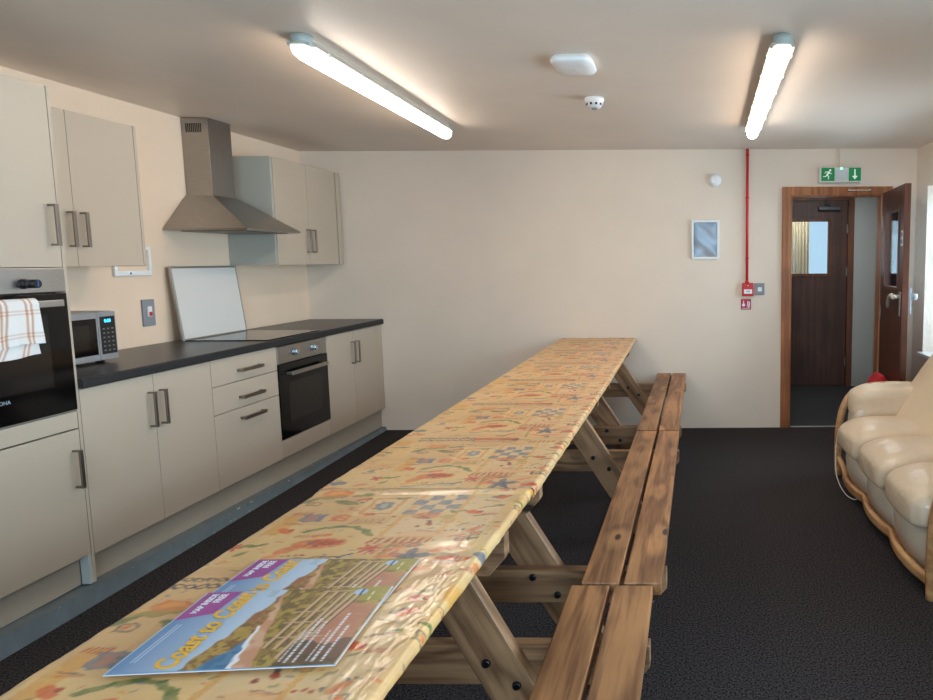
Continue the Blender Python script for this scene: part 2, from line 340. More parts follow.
bm = bmesh.new(); bm_box(bm, (.665, LT, 1.035), (.735, LT+.026, 1.235), .006); bm_cyl(bm, (.70, LT+.026, 1.165), (.70, LT+.075, 1.165), .026, .023); bm_cyl(bm, (.70, LT+.026, 1.165), (.70, LT+.045, 1.165), .016)
obj('code_lock', bm, M_grey, d1, label='grey metal push-button lock case with round knob')
st = box('fire_door_sticker', (.665, -.002, 1.54), (.725, 0, 1.65), M_white, d1, .0005)
bm = bmesh.new()
for zz in (1.57, 1.62): bm_cyl(bm, (.695, -.0021, zz), (.695, -.0032, zz), .021, n=24)
obj('sticker_disc', bm, M_blue, st)
# door_2: closed dark door at the end of the hall
X0, X1 = 1.13, 1.893; g0, g1, gz0, gz1 = 1.215, 1.69, 1.28, 1.868
bm = boxes([((X0, HB+.03, .008), (X1, HB+.074, gz0)), ((X0, HB+.03, gz1), (X1, HB+.074, 2.085)), ((X0, HB+.03, gz0), (g0, HB+.074, gz1)), ((g1, HB+.03, gz0), (X1, HB+.074, gz1))])
d2 = struct('door_2', bm, M_leaf2)
obj('glazing_bead', boxes([((g0-.014, HB+.02, gz0-.03), (g0+.006, HB+.08, gz1+.03)), ((g1-.006, HB+.02, gz0-.03), (g1+.028, HB+.08, gz1+.03)), ((g0+.006, HB+.02, gz0-.03), (g1-.006, HB+.08, gz0+.004)), ((g0+.006, HB+.02, gz1-.004), (g1-.006, HB+.08, gz1+.03))], .003), M_dframe, d2)
box('glass_pane', (g0, HB+.05, gz0), (g1, HB+.056, gz1), M_glass, d2, 0)
bm = bmesh.new(); bm_box(bm, (1.56, HB-.03, 1.985), (1.80, HB+.03, 2.025), .006); bm_tube(bm, [(1.68, HB-.02, 2.03), (1.60, HB-.10, 2.06), (1.66, HB-.01, 2.10)], .008)
obj('door_closer', bm, mat('closer_metal', (90, 94, 98), .4, .7), d2)
for zz in (.28, 1.30, 1.78): box('hinge', (1.888, HB+.018, zz-.05), (1.90, HB+.03, zz+.05), M_alu, d2)
bm = boxes([((1.07, HB-.012, 0), (1.128, HB+.1, 2.15)), ((1.896, HB-.012, 0), (1.963, HB+.1, 2.15)), ((1.128, HB-.012, 2.09), (1.896, HB+.1, 2.15))], .004)
struct('trim_3', bm, M_dframe)
# thing hanging beyond door 2: beige curtain
bm = bmesh.new(); n = 60; pr = [bm.verts.new((1.25+.42*i/n, 8.7+.015*sin(i*1.1), .1)) for i in range(n+1)]; pu = [bm.verts.new((1.25+.42*i/n, 8.7+.015*sin(i*1.1), 2.25)) for i in range(n+1)]
for i in range(n): bm.faces.new((pr[i], pr[i+1], pu[i+1], pu[i]))
o = obj('curtain', bm, M_curtain); sm = o.modifiers.new('s', 'SOLIDIFY'); sm.thickness = .004
tag(o, 'beige curtain seen through the glass of the closed hall door', 'curtain')

# ================================================================ KITCHEN UNITS
ZT, ZB = .918, .198
def v_handle(parent, x, y, z0, z1):
    bm = bmesh.new(); bm_box(bm, (x+.027, y-.008, z0), (x+.036, y+.008, z1), .0012)
    bm_box(bm, (x, y-.005, z0+.0005), (x+.027, y+.005, z0+.009), .001); bm_box(bm, (x, y-.005, z1-.009), (x+.027, y+.005, z1-.0005), .001)
    return obj('handle', bm, M_hmetal, parent)
def h_handle(parent, x, y0, y1, z):
    bm = bmesh.new(); bm_box(bm, (x+.027, y0, z-.010), (x+.036, y1, z+.010), .0012)
    bm_box(bm, (x, y0+.0005, z-.008), (x+.027, y0+.009, z+.008), .001); bm_box(bm, (x, y1-.009, z-.008), (x+.027, y1-.0005, z+.008), .001)
    return obj('handle', bm, M_hmetal, parent)
def door(parent, y0, y1, z0, z1, x, hy=None, hz=None, name='door'):
    d = box(name, (x-.018, y0+.0015, z0), (x, y1-.0015, z1-.003), M_unit, parent, .0012)
    if hy is not None: v_handle(d, x, hy, *hz)
    return d
def carcass(parent, y0, y1, z0, z1, xb, x, m=None):
    return obj('carcass', boxes([((xb, y0+.0005, z0), (x, y0+.0185, z1)), ((xb, y1-.0185, z0), (x, y1-.0005, z1)), ((xb, y0+.0185, z0), (x, y1-.0185, z0+.018)), ((xb, y0+.0185, z1-.018), (x, y1-.0185, z1)), ((xb, y0+.0185, z0+.018), (xb+.008, y1-.0185, z1-.018))]), m or M_unit, parent)
XB = XL+.012
# tall housing
t = thing('tall_oven_cabinet', 'tall greige cabinet housing the oven at the left edge', 'cabinet', (-2.83, 2.5, .076))
def rel(o): # keep world placement of children built in world coordinates
    for c in o.children: c.location = c.location - Vector(o.location) if False else c.location
bx_ = [((XB, 2.800, .077), (XF, 2.813, 2.15)), ((XB, 2.19, .077), (XF-.02, 2.208, 2.15)), ((XB, 2.208, 2.13), (XF-.02, 2.800, 2.15)), ((XB, 2.208, 1.432), (XF-.02, 2.800, 1.448)), ((XB, 2.208, .815), (XF-.02, 2.800, .831)), ((XB, 2.208, .2), (XF-.02, 2.800, .218)), ((XB, 2.208, .218), (XB+.008, 2.800, 2.13))]
T_inv = Matrix.Translation(-Vector(t.location))
_parent_obj = obj
def obj_w(name, bm, mats, parent, **k):
    o = _parent_obj(name, bm, mats, parent, **k); o.matrix_parent_inverse = parent.matrix_basis.inverted() if parent.type == 'EMPTY' else Matrix(); return o
def obj(name, bm, mats, parent=None, **k):
    o = _parent_obj(name, bm, mats, parent, **k)
    if parent is not None and parent.get('world_kids'): o.matrix_parent_inverse = Matrix.Translation(-Vector(parent.location))
    return o
WK = []
def wthing(*a, **k):
    """an Empty whose parts are modelled in world coordinates"""
    o = thing(*a, **k); o['world_kids'] = 1; WK.append(o); return o
t['world_kids'] = 1; WK.append(t)
obj('carcass', boxes(bx_, .001), M_unit, t)
d = door(t, 2.195, 2.798, 1.43, 2.15, XF, 2.760, (1.515, 1.682))
box('filler_panel', (XF-.018, 2.197, .758), (XF, 2.796, .829), M_unit, t)
d = door(t, 2.195, 2.798, .207, .755, XF, 2.760, (.508, .672))
box('plinth_board', (XF-.055, 2.19, .077), (XF-.038, 2.780, .204), M_plinth, t)
box('side_foot', (XF-.038, 2.782, .077), (XF-.002, 2.7995, .2065), M_pale, t)
# built-in oven
t = wthing('built_in_oven', 'black glass oven with steel panel in the tall cabinet, towel over its handle', 'oven', (-2.8, 2.49, .833))
box('oven_body', (XB+.03, 2.215, .834), (XF-.019, 2.775, 1.424), M_black, t)
cp = box('control_panel', (XF-.018, 2.2, 1.330), (XF+.004, 2.796, 1.427), M_steel, t, .002)
bm = bmesh.new(); bm_cyl(bm, (XF+.004, 2.617, 1.367), (XF+.024, 2.617, 1.367), .021, .017); bm_cyl(bm, (XF+.02, 2.617, 1.367), (XF+.062, 2.617, 1.367), .0175, .0165, 24)
k = obj('knob', bm, M_black, t)
bm = bmesh.new(); bm_box(bm, (XF+.062, 2.615, 1.356), (XF+.0635, 2.619, 1.382)); obj('pointer', bm, M_blue, k)
od = box('door', (XF-.016, 2.2, .838), (XF+.006, 2.796, 1.324), M_blackglass, t, .002)
box('door_window', (XF+.006, 2.27, .95), (XF+.0066, 2.70, 1.24), M_ovenglass, od, 0)
bm = bmesh.new(); bm_box(bm, (XF+.038, 2.25, 1.272), (XF+.050, 2.735, 1.300), .003)
for y in (2.262, 2.725): bm_box(bm, (XF+.006, y-.008, 1.278), (XF+.039, y+.008, 1.296), .002)
obj('handle', bm, M_steel, od)
text('lettering', 'LAMONA', .0195, mat('logo_grey', (150, 165, 172), .4, .4), od, face_x(XF+.0072, 2.476, .925), .0003, bold=.0004)
# tea towel draped over the handle
def grid_mesh(name, nu, nv, P, C=None, m=None, parent=None, smooth=True, thick=None):
    """P: (nv+1, nu+1, 3) points, C: same x3 linear colours"""
    P = np.asarray(P, np.float32).reshape(-1, 3); me = bpy.data.meshes.new(name)
    i = np.arange(nv)[:, None]*(nu+1)+np.arange(nu)[None, :]
    q = np.stack([i, i+1, i+nu+2, i+nu+1], -1).reshape(-1, 4).astype(np.int32)
    me.vertices.add(len(P)); me.vertices.foreach_set('co', P.ravel()); me.loops.add(q.size); me.loops.foreach_set('vertex_index', q.ravel())
    me.polygons.add(len(q)); me.polygons.foreach_set('loop_start', np.arange(0, q.size, 4, dtype=np.int32)); me.polygons.foreach_set('loop_total', np.full(len(q), 4, np.int32))
    me.update(calc_edges=True); me.validate()
    if smooth: me.polygons.foreach_set('use_smooth', np.ones(len(q), bool))
    if C is not None:
        a = me.color_attributes.new('print', 'FLOAT_COLOR', 'POINT'); c = np.ones((len(P), 4), np.float32); c[:, :3] = np.asarray(C).reshape(-1, 3); a.data.foreach_set('color', c.ravel())
    me.materials.append(m); o = bpy.data.objects.new(name, me); COL.objects.link(o)
    if parent: o.parent = parent
    if thick:
        s = o.modifiers.new('thickness', 'SOLIDIFY'); s.thickness = thick; s.offset = -1
    return o
def slin(a):
    a = np.asarray(a, float)/255; return np.where(a <= .04045, a/12.92, ((a+.055)/1.055)**2.4)
rng = np.random.default_rng(5)
def vnoise(x, y, s, seed=0):
    """smooth value noise at wavelength s"""
    r = np.random.default_rng(seed).random((64, 64)); u = np.asarray(x)/s; v = np.asarray(y)/s
    iu = np.floor(u).astype(int); iv = np.floor(v).astype(int); fu = u-iu; fv = v-iv; fu = fu*fu*(3-2*fu); fv = fv*fv*(3-2*fv)
    g = lambda a, b: r[a % 64, b % 64]
    return (g(iu, iv)*(1-fu)+g(iu+1, iv)*fu)*(1-fv)+(g(iu, iv+1)*(1-fu)+g(iu+1, iv+1)*fu)*fv
nu, nv = 90, 150
v = np.linspace(0, 1, nv+1)[:, None]; u = np.linspace(0, 1, nu+1)[None, :]
ytop = 2.31+u*.298; Ls = v*.335-.14  # arc length from behind the bar over to the front
xb, zb, rb = XF+.044, 1.292, .019
XX = np.where(Ls < 0, xb-.012+0*Ls, np.where(Ls < .045, xb-rb*np.cos(np.clip(Ls/.045, 0, 1)*pi), xb+rb+.002))+0*u
ZZ = np.where(Ls < 0, zb+Ls, np.where(Ls < .045, zb+rb*np.sin(np.clip(Ls/.045, 0, 1)*pi), zb-(Ls-.045)))+0*u
XX = np.where(Ls < 0, xb-rb, XX)+0*u
fold = np.clip((Ls-.06)/.15, 0, 1); fade = fold+0*u
XX = XX+fade*(.005*np.sin(u*19+1)+.003*np.sin(u*37+v*3)+.003)
ZZ = ZZ+np.where(Ls > .1, 1, 0)*(-.012*(1-u))*fold+.004*np.sin(u*11)*fold
YY = ytop+fold*.006*np.sin(u*9)+0*v
c = np.zeros(XX.shape+(3,)); c[:] = slin((226, 222, 216)); st_ = np.zeros(XX.shape)
def stripe(q, pos, w): return sum(np.exp(-((q-p)/w)**4) for p in pos)
s1 = stripe(u+.03*fold*np.sin(v*9), [.12, .20, .50, .57, .82, .89], .018)+0*v; s2 = stripe(Ls+0*u, [.07, .082, .155, .167, .235], .0032)*.7
st_ = np.clip(s1*.75+s2*.55, 0, .9)[..., None]; c = c*(1-st_)+slin((190, 128, 84))*st_
tw = grid_mesh('tea_towel', nu, nv, np.stack([XX, YY, ZZ], -1), c, M_towel, thick=.0016)
# second layer of the folded towel, hanging lower and forward
Z2 = 1.175-v*.080-.008*(1-u)+.003*np.sin(u*8); X2 = xb+rb-.006+.003*np.sin(u*17+2)+0*v; Y2 = ytop-.002+.008*np.sin(v*2+u*4)
c2 = np.zeros(X2.shape+(3,)); c2[:] = slin((222, 218, 212)); s_ = np.clip(stripe(u-.05+.10*v, [.12, .2, .5, .57, .82, .89], .018)*.7, 0, .9)[..., None]; c2 = c2*(1-s_)+slin((190, 128, 84))*s_
o2 = grid_mesh('under_fold', nu, nv, np.stack([X2, Y2, Z2], -1), c2, M_towel, tw, thick=.0016)
tag(tw, 'white tea towel with tan check stripes folded over the oven handle', 'towel')

# base units
def base_unit(label, y0, y1, seam, hy, hz=(.664, .836), end_filler=False):
    t = wthing('base_cabinet', label, 'cabinet', (-2.83, (y0+y1)/2, .076))
    carcass(t, y0, y1, ZB, ZT, XB, XF-.019)
    door(t, y0, seam, ZB, ZT, XF, hy[0], hz); door(t, seam, seam+.4, ZB, ZT, XF, hy[1], hz)
    if end_filler: box('filler_panel', (XF-.018, seam+.4015, ZB), (XF-.001, y1, ZT-.003), M_unit, t)
    return t
base_unit('greige two-door base cabinet beside the tall oven cabinet, under the microwave', 2.815, 3.615, 3.215, (3.180, 3.25))
base_unit('greige two-door base cabinet at the far end against the back wall', 4.815, D-.004, 5.215, (5.180, 5.25), end_filler=True)
t = wthing('drawer_cabinet', 'greige three-drawer base cabinet left of the low oven', 'cabinet', (-2.83, 3.915, .076))
carcass(t, 3.615, 4.215, ZB, ZT, XB, XF-.019)
for a, b, hz in ((.770, .9165, .840), (.615, .7665, .684), (.198, .6115, .562)):
    dr = box('drawer', (XF-.018, 3.6165, a), (XF, 4.2135, b), M_unit, t, .0012); h_handle(dr, XF, 3.830, 4.030, hz-.008)
t = wthing('oven_housing_cabinet', 'greige base cabinet that holds the low black oven', 'cabinet', (-2.83, 4.515, .076))
obj('carcass', boxes([((XB, 4.2155, ZB), (XF-.019, 4.2335, ZT)), ((XB, 4.7965, ZB), (XF-.019, 4.8145, ZT)), ((XB, 4.2335, .290), (XF-.019, 4.7965, .308)), ((XB, 4.2335, ZB), (XF-.019, 4.7965, .216))]), M_unit, t)
box('lower_panel', (XF-.018, 4.2165, .198), (XF, 4.8135, .312), M_unit, t)
t = wthing('under_counter_oven', 'black and steel oven under the hob with two knobs', 'oven', (-2.8, 4.515, .31))
box('oven_body', (XB+.05, 4.236, .312), (XF-.019, 4.794, .90), M_black, t)
box('control_panel', (XF-.018, 4.2175, .803), (XF+.003, 4.8125, .913), M_steel, t, .002)
for y in (4.40, 4.63):
    bm = bmesh.new(); bm_cyl(bm, (XF+.003, y, .862), (XF+.012, y, .862), .024, .022, 28); bm_cyl(bm, (XF+.012, y, .862), (XF+.034, y, .862), .018, .016, 28); obj('knob', bm, M_knob, t)
bm = bmesh.new(); bm_cyl(bm, (XF+.003, 4.50, .885), (XF+.005, 4.50, .885), .004, n=12); obj('indicator', bm, M_red, t)
od = box('door', (XF-.016, 4.2175, .318), (XF+.005, 4.8125, .797), M_blackglass, t, .002)
box('door_window', (XF+.005, 4.315, .415), (XF+.0056, 4.715, .672), M_ovenglass, od, 0)
bm = bmesh.new(); bm_box(bm, (XF+.036, 4.30, .722), (XF+.046, 4.755, .748), .002)
for y in (4.31, 4.745): bm_box(bm, (XF+.005, y-.008, .726), (XF+.037, y+.008, .744), .002)
obj('handle', bm, M_steel, od)
bm = bmesh.new(); bm_prism(bm, [(2.814, kh(2.814)+.001), (D-.002, kh(D)+.001), (D-.002, .197), (2.814, .197)], 'X', XF-.055, XF-.038); o = obj('plinth_board', bm, M_plinth); tag(o, 'long greige plinth board standing on the kerb below the base cabinets', 'plinth')
# worktop
bm = bmesh.new(); bm_prism(bm, [(XL+.002, .921), (-2.506, .921), (-2.504, .924), (-2.504, .955), (-2.510, .9615), (-2.518, .963), (XL+.002, .963)], 'Y', 2.815, D-.001)
bm.faces.ensure_lookup_table()
for f in bm.faces:
    cc = f.calc_center_median()
    if cc.x > -2.5125 : f.material_index = 1
o = obj('worktop', bm, [M_work, M_workedge]); tag(o, 'long dark charcoal worktop along the left wall', 'worktop')
# hob
t = wthing('hob', 'black glass hob on the worktop under the cooker hood', 'hob', (-2.79, 4.45, .963))
box('glass_top', (-3.04, 4.15, .9635), (-2.53, 4.75, .969), M_blackglass, t, .002)
for x, y, r in ((-2.93, 4.30, .07), (-2.93, 4.60, .09), (-2.68, 4.30, .09), (-2.68, 4.60, .07)):
    bm = bmesh.new(); n = 48
    a = [bm.verts.new((x+r*cos(i*2*pi/n), y+r*sin(i*2*pi/n), .9693)) for i in range(n)]; b = [bm.verts.new((x+(r-.002)*cos(i*2*pi/n), y+(r-.002)*sin(i*2*pi/n), .9693)) for i in range(n)]
    for i in range(n): bm.faces.new((a[i], a[(i+1) % n], b[(i+1) % n], b[i]))
    obj('cooking_zone', bm, M_grey, t)
# white board leaning on the wall
t = thing('white_board', 'white framed board leaning on the wall behind the hob', 'board', (-3.045, 4.445, .9635)); t.rotation_euler = (0, -.11, 0)
box('panel', (-.006, -.297, .008), (.006, .297, .452), M_board, t, .001)
obj('frame', boxes([((-.008, -.307, 0), (.0085, -.295, .46)), ((-.008, .295, 0), (.0085, .307, .46)), ((-.008, -.295, 0), (.0085, .295, .012)), ((-.008, -.295, .448), (.0085, .295, .46))], .002), M_alu, t)
# microwave
t = wthing('microwave', 'silver and black microwave on the worktop beside the tall cabinet', 'microwave', (-2.95, 3.11, .963))
box('body', (-3.09, 2.875, .976), (-2.80, 3.345, 1.212), mat('microwave_silver', (140, 140, 140), .35, .2), t, .004)
for fx, fy in ((-2.86, 3.29), (-2.86, 2.90), (-3.06, 3.29), (-3.06, 2.90)): box('foot', (fx, fy, .9635), (fx+.03, fy+.03, .978), M_black, t)
df = box('door', (-2.80, 2.877, .978), (-2.782, 3.238, 1.21), mat('microwave_door_trim', (150, 150, 150), .35, .2), t, .003)
box('door_window', (-2.782, 2.885, 1.008), (-2.7812, 3.228, 1.182), M_blackglass, df, 0)
box('window_mesh', (-2.7812, 2.93, 1.035), (-2.7808, 3.185, 1.155), M_ovenglass, df, 0)
cpn = box('control_panel', (-2.80, 3.241, .978), (-2.782, 3.343, 1.21), mat('microwave_panel_trim', (150, 150, 150), .35, .2), t, .003)
box('keypad', (-2.782, 3.250, 1.006), (-2.7812, 3.336, 1.188), M_black, cpn, 0)
bm = bmesh.new()
for r in range(6):
    for c_ in range(3): bm_box(bm, (-2.7812, 3.262+c_*.025, 1.020+r*.021), (-2.7806, 3.274+c_*.025, 1.027+r*.021), 0)
obj('button', bm, mat('keypad_print', (120, 120, 118), .5), cpn)
text('display', '12:00' if False else '0:00', .022, M_bluedisp, cpn, face_x(-2.7808, 3.293, 1.166), .0002, bold=.0008)
o = box('remote_dish', (-2.93, 3.02, 1.213), (-2.86, 3.19, 1.226), M_black, None, .004); o.name = 'black_tray'; tag(o, 'small dark tray lying on top of the microwave', 'tray')
# wall units
t = wthing('wall_cabinet', 'greige two-door wall cabinet above the microwave', 'cabinet', (-2.98, 3.22, 1.43))
carcass(t, 2.815, 3.632, 1.432, 2.15, XL+.002, -2.849); door(t, 2.82, 3.222, 1.43, 2.153, -2.83, 3.187, (1.52, 1.685)); door(t, 3.222, 3.614, 1.43, 2.153, -2.83, 3.257, (1.52, 1.685))
box('end_panel', (XL+.002, 3.6165, 1.428), (-2.83, 3.634, 2.153), M_unit, t)
t = wthing('wall_cabinet', 'greige two-door wall cabinet right of the cooker hood in the corner', 'cabinet', (-2.96, 5.25, 1.43))
carcass(t, 4.775, 5.64, 1.428, 2.17, XL+.002, -2.819, M_unit); door(t, 4.777, 5.195, 1.426, 2.172, -2.80, 5.16, (1.515, 1.69)); door(t, 5.195, 5.622, 1.426, 2.172, -2.80, 5.232, (1.515, 1.69))
box('side_panel', (XL+.002, 4.757, 1.426), (-2.805, 4.775, 2.17), M_unit_side, t, label='pale grey-green side panel')
box('filler_panel', (XL+.15, 5.642, 1.426), (-2.80, 5.70, 2.172), M_unit, t)
# cooker hood
t = wthing('cooker_hood', 'stainless steel chimney cooker hood on the left wall', 'cooker hood', (-3.13, 4.46, 1.65))
bm = bmesh.new(); HX = -2.62
def quadring(bm, L):
    vs = [[bm.verts.new(p) for p in r] for r in L]
    for i in range(len(vs)-1):
        for k in range(4): bm.faces.new((vs[i][k], vs[i][(k+1) % 4], vs[i+1][(k+1) % 4], vs[i+1][k]))
    bm.faces.new(vs[0][::-1]); bm.faces.new(vs[-1])
XW = XL+.002
quadring(bm, [[(XW, 4.16, 1.642), (HX, 4.16, 1.642), (HX, 4.76-.005, 1.642), (XW, 4.755, 1.642)], [(XW, 4.16, 1.652), (HX, 4.16, 1.652), (HX, 4.755, 1.652), (XW, 4.755, 1.652)],
              [(XW, 4.375, 1.868), (-2.95, 4.375, 1.868), (-2.95, 4.615, 1.868), (XW, 4.615, 1.868)]])
obj('canopy', bm, M_steel_v, t)
box('filter_panel', (-3.06, 4.22, 1.636), (-2.68, 4.70, 1.6425), mat('filter_mesh', (120, 118, 112), .4, .9), t)
ch = box('chimney', (XW, 4.386, 1.868), (-2.96, 4.606, HC-.002), M_steel_v, t, .001)
bm = bmesh.new()
for i in range(9): bm_box(bm, (-3.10+i*.0115, 4.3846, 2.262), (-3.0935+i*.0115, 4.3862, 2.318))
obj('vent_grille', bm, M_black, ch)
# cooker switch and wall box
t = wthing('cooker_switch', 'grey metal cooker switch with red rocker above the worktop', 'switch', (XL, 4.0, 1.15))
box('plate', (XL, 3.945, 1.075), (XL+.012, 4.035, 1.231), M_grey, t, .003)
r_ = box('rocker_surround', (XL+.012, 3.974, 1.130), (XL+.018, 4.006, 1.190), M_white, t, .002)
box('rocker', (XL+.018, 3.980, 1.134), (XL+.023, 4.000, 1.158), M_red, r_, .002)
t = wthing('wall_box', 'white plastic box on the wall behind the left wall cabinet', 'wall box', (XL, 3.9, 1.38))
obj('frame', boxes([((XL, 3.765, 1.372), (XL+.02, 4.030, 1.400)), ((XL, 4.010, 1.400), (XL+.02, 4.030, 1.52)), ((XL, 3.765, 1.52), (XL+.02, 4.030, 1.54)), ((XL, 3.765, 1.400), (XL+.02, 3.785, 1.52))], .003), M_white, t)
box('inner_panel', (XL+.0005, 3.786, 1.401), (XL+.008, 4.009, 1.519), M_wall_l, t, 0)
bm = bmesh.new(); bm_cyl(bm, (XL+.02, 3.87, 1.386), (XL+.022, 3.87, 1.386), .006, n=14); obj('catch', bm, M_blue, t)

# ================================================================ BACK WALL
Y_ = D
t = wthing('emergency_exit_sign', 'green running man exit sign with down arrow above the doorway', 'exit sign', (1.34, D, 2.08))
box('housing', (1.163, Y_-.055, 2.072), (1.516, Y_, 2.198), M_offwhite, t, .006)
box('green_panel', (1.182, Y_-.058, 2.086), (1.290, Y_-.055, 2.192), M_green, t, .0005)
box('green_panel', (1.408, Y_-.058, 2.086), (1.508, Y_-.055, 2.192), M_green, t, .0005)
box('lamp_cover', (1.292, Y_-.060, 2.10), (1.406, Y_-.055, 2.178), mat('frosted_cover', (196, 200, 200), .35), t, .002)
bm = bmesh.new(); bm_cyl(bm, (1.345, Y_-.06, 2.186), (1.345, Y_-.064, 2.186), .007, n=14); obj('indicator', bm, M_led, t)
def flat_poly(bm, polys, M, h=.0012):
    for p in polys:
        lo = [bm.verts.new(M @ Vector((x, y, 0))) for x, y in p]; hi = [bm.verts.new(M @ Vector((x, y, h))) for x, y in p]; n = len(p)
        bm.faces.new(lo); bm.faces.new(hi)
        for i in range(n): bm.faces.new((lo[i], lo[(i+1) % n], hi[(i+1) % n], hi[i]))
def limb(a, b, w0, w1):
    a, b = Vector(a), Vector(b); d = (b-a).normalized(); n = Vector((-d.y, d.x)); return [tuple(a+n*w0/2), tuple(b+n*w1/2), tuple(b-n*w1/2), tuple(a-n*w0/2)]
bm = bmesh.new(); Mm = face_y(1.236, Y_-.058, 2.139)
pl = [[(.018+.009*cos(i*pi/8), .033+.009*sin(i*pi/8)) for i in range(16)]]
pl += [limb((.012, .022), (-.010, -.006), .017, .013), limb((.008, .020), (-.018, .020), .007, .006), limb((-.018, .022), (-.027, .008), .006, .005), limb((.012, .018), (.020, .002), .006, .006), limb((.020, .004), (.032, .008), .005, .005),
       limb((-.008, -.004), (.006, -.016), .010, .008), limb((.006, -.013), (.003, -.040), .009, .006), limb((-.008, -.004), (-.018, -.018), .009, .008), limb((-.016, -.017), (-.040, -.018), .008, .006)]
flat_poly(bm, pl, Mm); obj('running_man', bm, M_signwhite, t)
bm = bmesh.new(); flat_poly(bm, [[(-.006, .042), (.006, .042), (.006, -.012), (.024, -.012), (0, -.040), (-.024, -.012), (-.006, -.012)]], face_y(1.458, Y_-.058, 2.138)); obj('arrow', bm, M_signwhite, t)
o = obj('cable_conduit', boxes([((1.325, D-.012, 2.199), (1.332, D, HC)), ((1.340, D-.012, 2.199), (1.347, D, HC))]), M_wall); tag(o, 'thin pale cable running from exit sign up to the ceiling', 'cable')
bm = bmesh.new(); bm_cyl(bm, (.577, D-.014, 1.262), (.577, D-.014, HC), .0115, n=20); bm_cyl(bm, (.577, D-.014, 1.25), (.577, D-.014, 1.272), .018, .012)
for zz in (1.45, 1.95, 2.3): bm_box(bm, (.562, D-.02, zz), (.592, D, zz+.012), .002)
o = obj('red_conduit', bm, M_redpipe); tag(o, 'thin vertical red pipe from the ceiling to the fire call point', 'pipe')
t = wthing('fire_call_point', 'red break-glass fire call point at the foot of the red pipe', 'fire alarm', (.583, D, 1.14))
box('housing', (.536, D-.045, 1.138), (.630, D, 1.249), M_red, t, .006)
pl_ = box('glass_label', (.549, D-.048, 1.160), (.617, D-.045, 1.196), M_white, t, .001)
text('lettering', 'FIRE', .017, M_black_ink, pl_, face_y(.583, D-.0482, 1.178), .0003, bold=.0003)
bm = bmesh.new(); bm_cyl(bm, (.583, D-.045, 1.228), (.583, D-.048, 1.228), .004, n=12); obj('indicator', bm, M_white, t)
t = wthing('light_switch', 'grey metal light switch beside the fire call point', 'switch', (.683, D, 1.14))
box('plate', (.641, D-.012, 1.146), (.726, D, 1.246), M_grey, t, .003); box('rocker', (.668, D-.018, 1.176), (.702, D-.012, 1.212), M_white, t, .002)
t = wthing('fire_action_sign', 'small square red fire sign below the fire call point', 'sign', (.57, D, 1.03))
box('plate', (.527, D-.003, 1.023), (.613, D, 1.113), M_signred, t, .0005)
bm = bmesh.new(); Mm = face_y(.570, D-.003, 1.068)
flat_poly(bm, [[(-.020+.013*cos(i*pi/8), -.006+.013*sin(i*pi/8)) for i in range(16)], [(-.026, .004), (-.022, .032), (-.017, .032), (-.016, .004)], [(.008, -.026), (.013, -.02), (.022, .02), (.016, .032), (.012, .02)], [(.018, -.03), (.03, -.026), (.034, .012), (.03, .030), (.024, .006)], [(-.034, -.036), (.034, -.036), (.034, -.032), (-.034, -.032)]], Mm); obj('pictogram', bm, M_inkwhite, t)
t = wthing('alarm_sounder', 'round white disc detector high on the back wall', 'alarm', (.308, D, 2.05))
bm = bmesh.new(); lathe(bm, [(.054, 0), (.054, .012), (.047, .028), (.03, .036), (.004, .038)], Matrix.Translation((.308, D, 2.10)) @ Matrix.Rotation(pi/2, 4, 'X')); obj('dome', bm, M_white, t)
bm = bmesh.new(); bm_cyl(bm, (.290, D-.037, 2.085), (.290, D-.041, 2.085), .010, n=16); obj('lens', bm, mat('lens_white', (240, 245, 250), .15), t)
t = wthing('framed_panel', 'white framed crumpled silver sheet hung on the back wall', 'picture frame', (.226, D, 1.45))
obj('frame', boxes([((.110, D-.022, 1.450), (.128, D, 1.776)), ((.324, D-.022, 1.450), (.342, D, 1.776)), ((.128, D-.022, 1.450), (.324, D, 1.470)), ((.128, D-.022, 1.756), (.324, D, 1.776))], .004), M_white, t)
nn = 40; g = np.linspace(0, 1, nn+1); gx, gz = np.meshgrid(g, g); rr = np.abs(gx-.5)*2
dep = .008*vnoise(gx*2, gz*2, 1, 3)+.006*np.sin(gx*3+gz*5)**2+.006*np.maximum(rr, abs(gz-.5)*2)**4
P = np.stack([.128+gx*.196, D-.004-dep*.6, 1.470+gz*.286], -1); grid_mesh('silver_sheet', nn, nn, P, None, M_foil, t).matrix_parent_inverse = Matrix.Translation(-Vector(t.location))

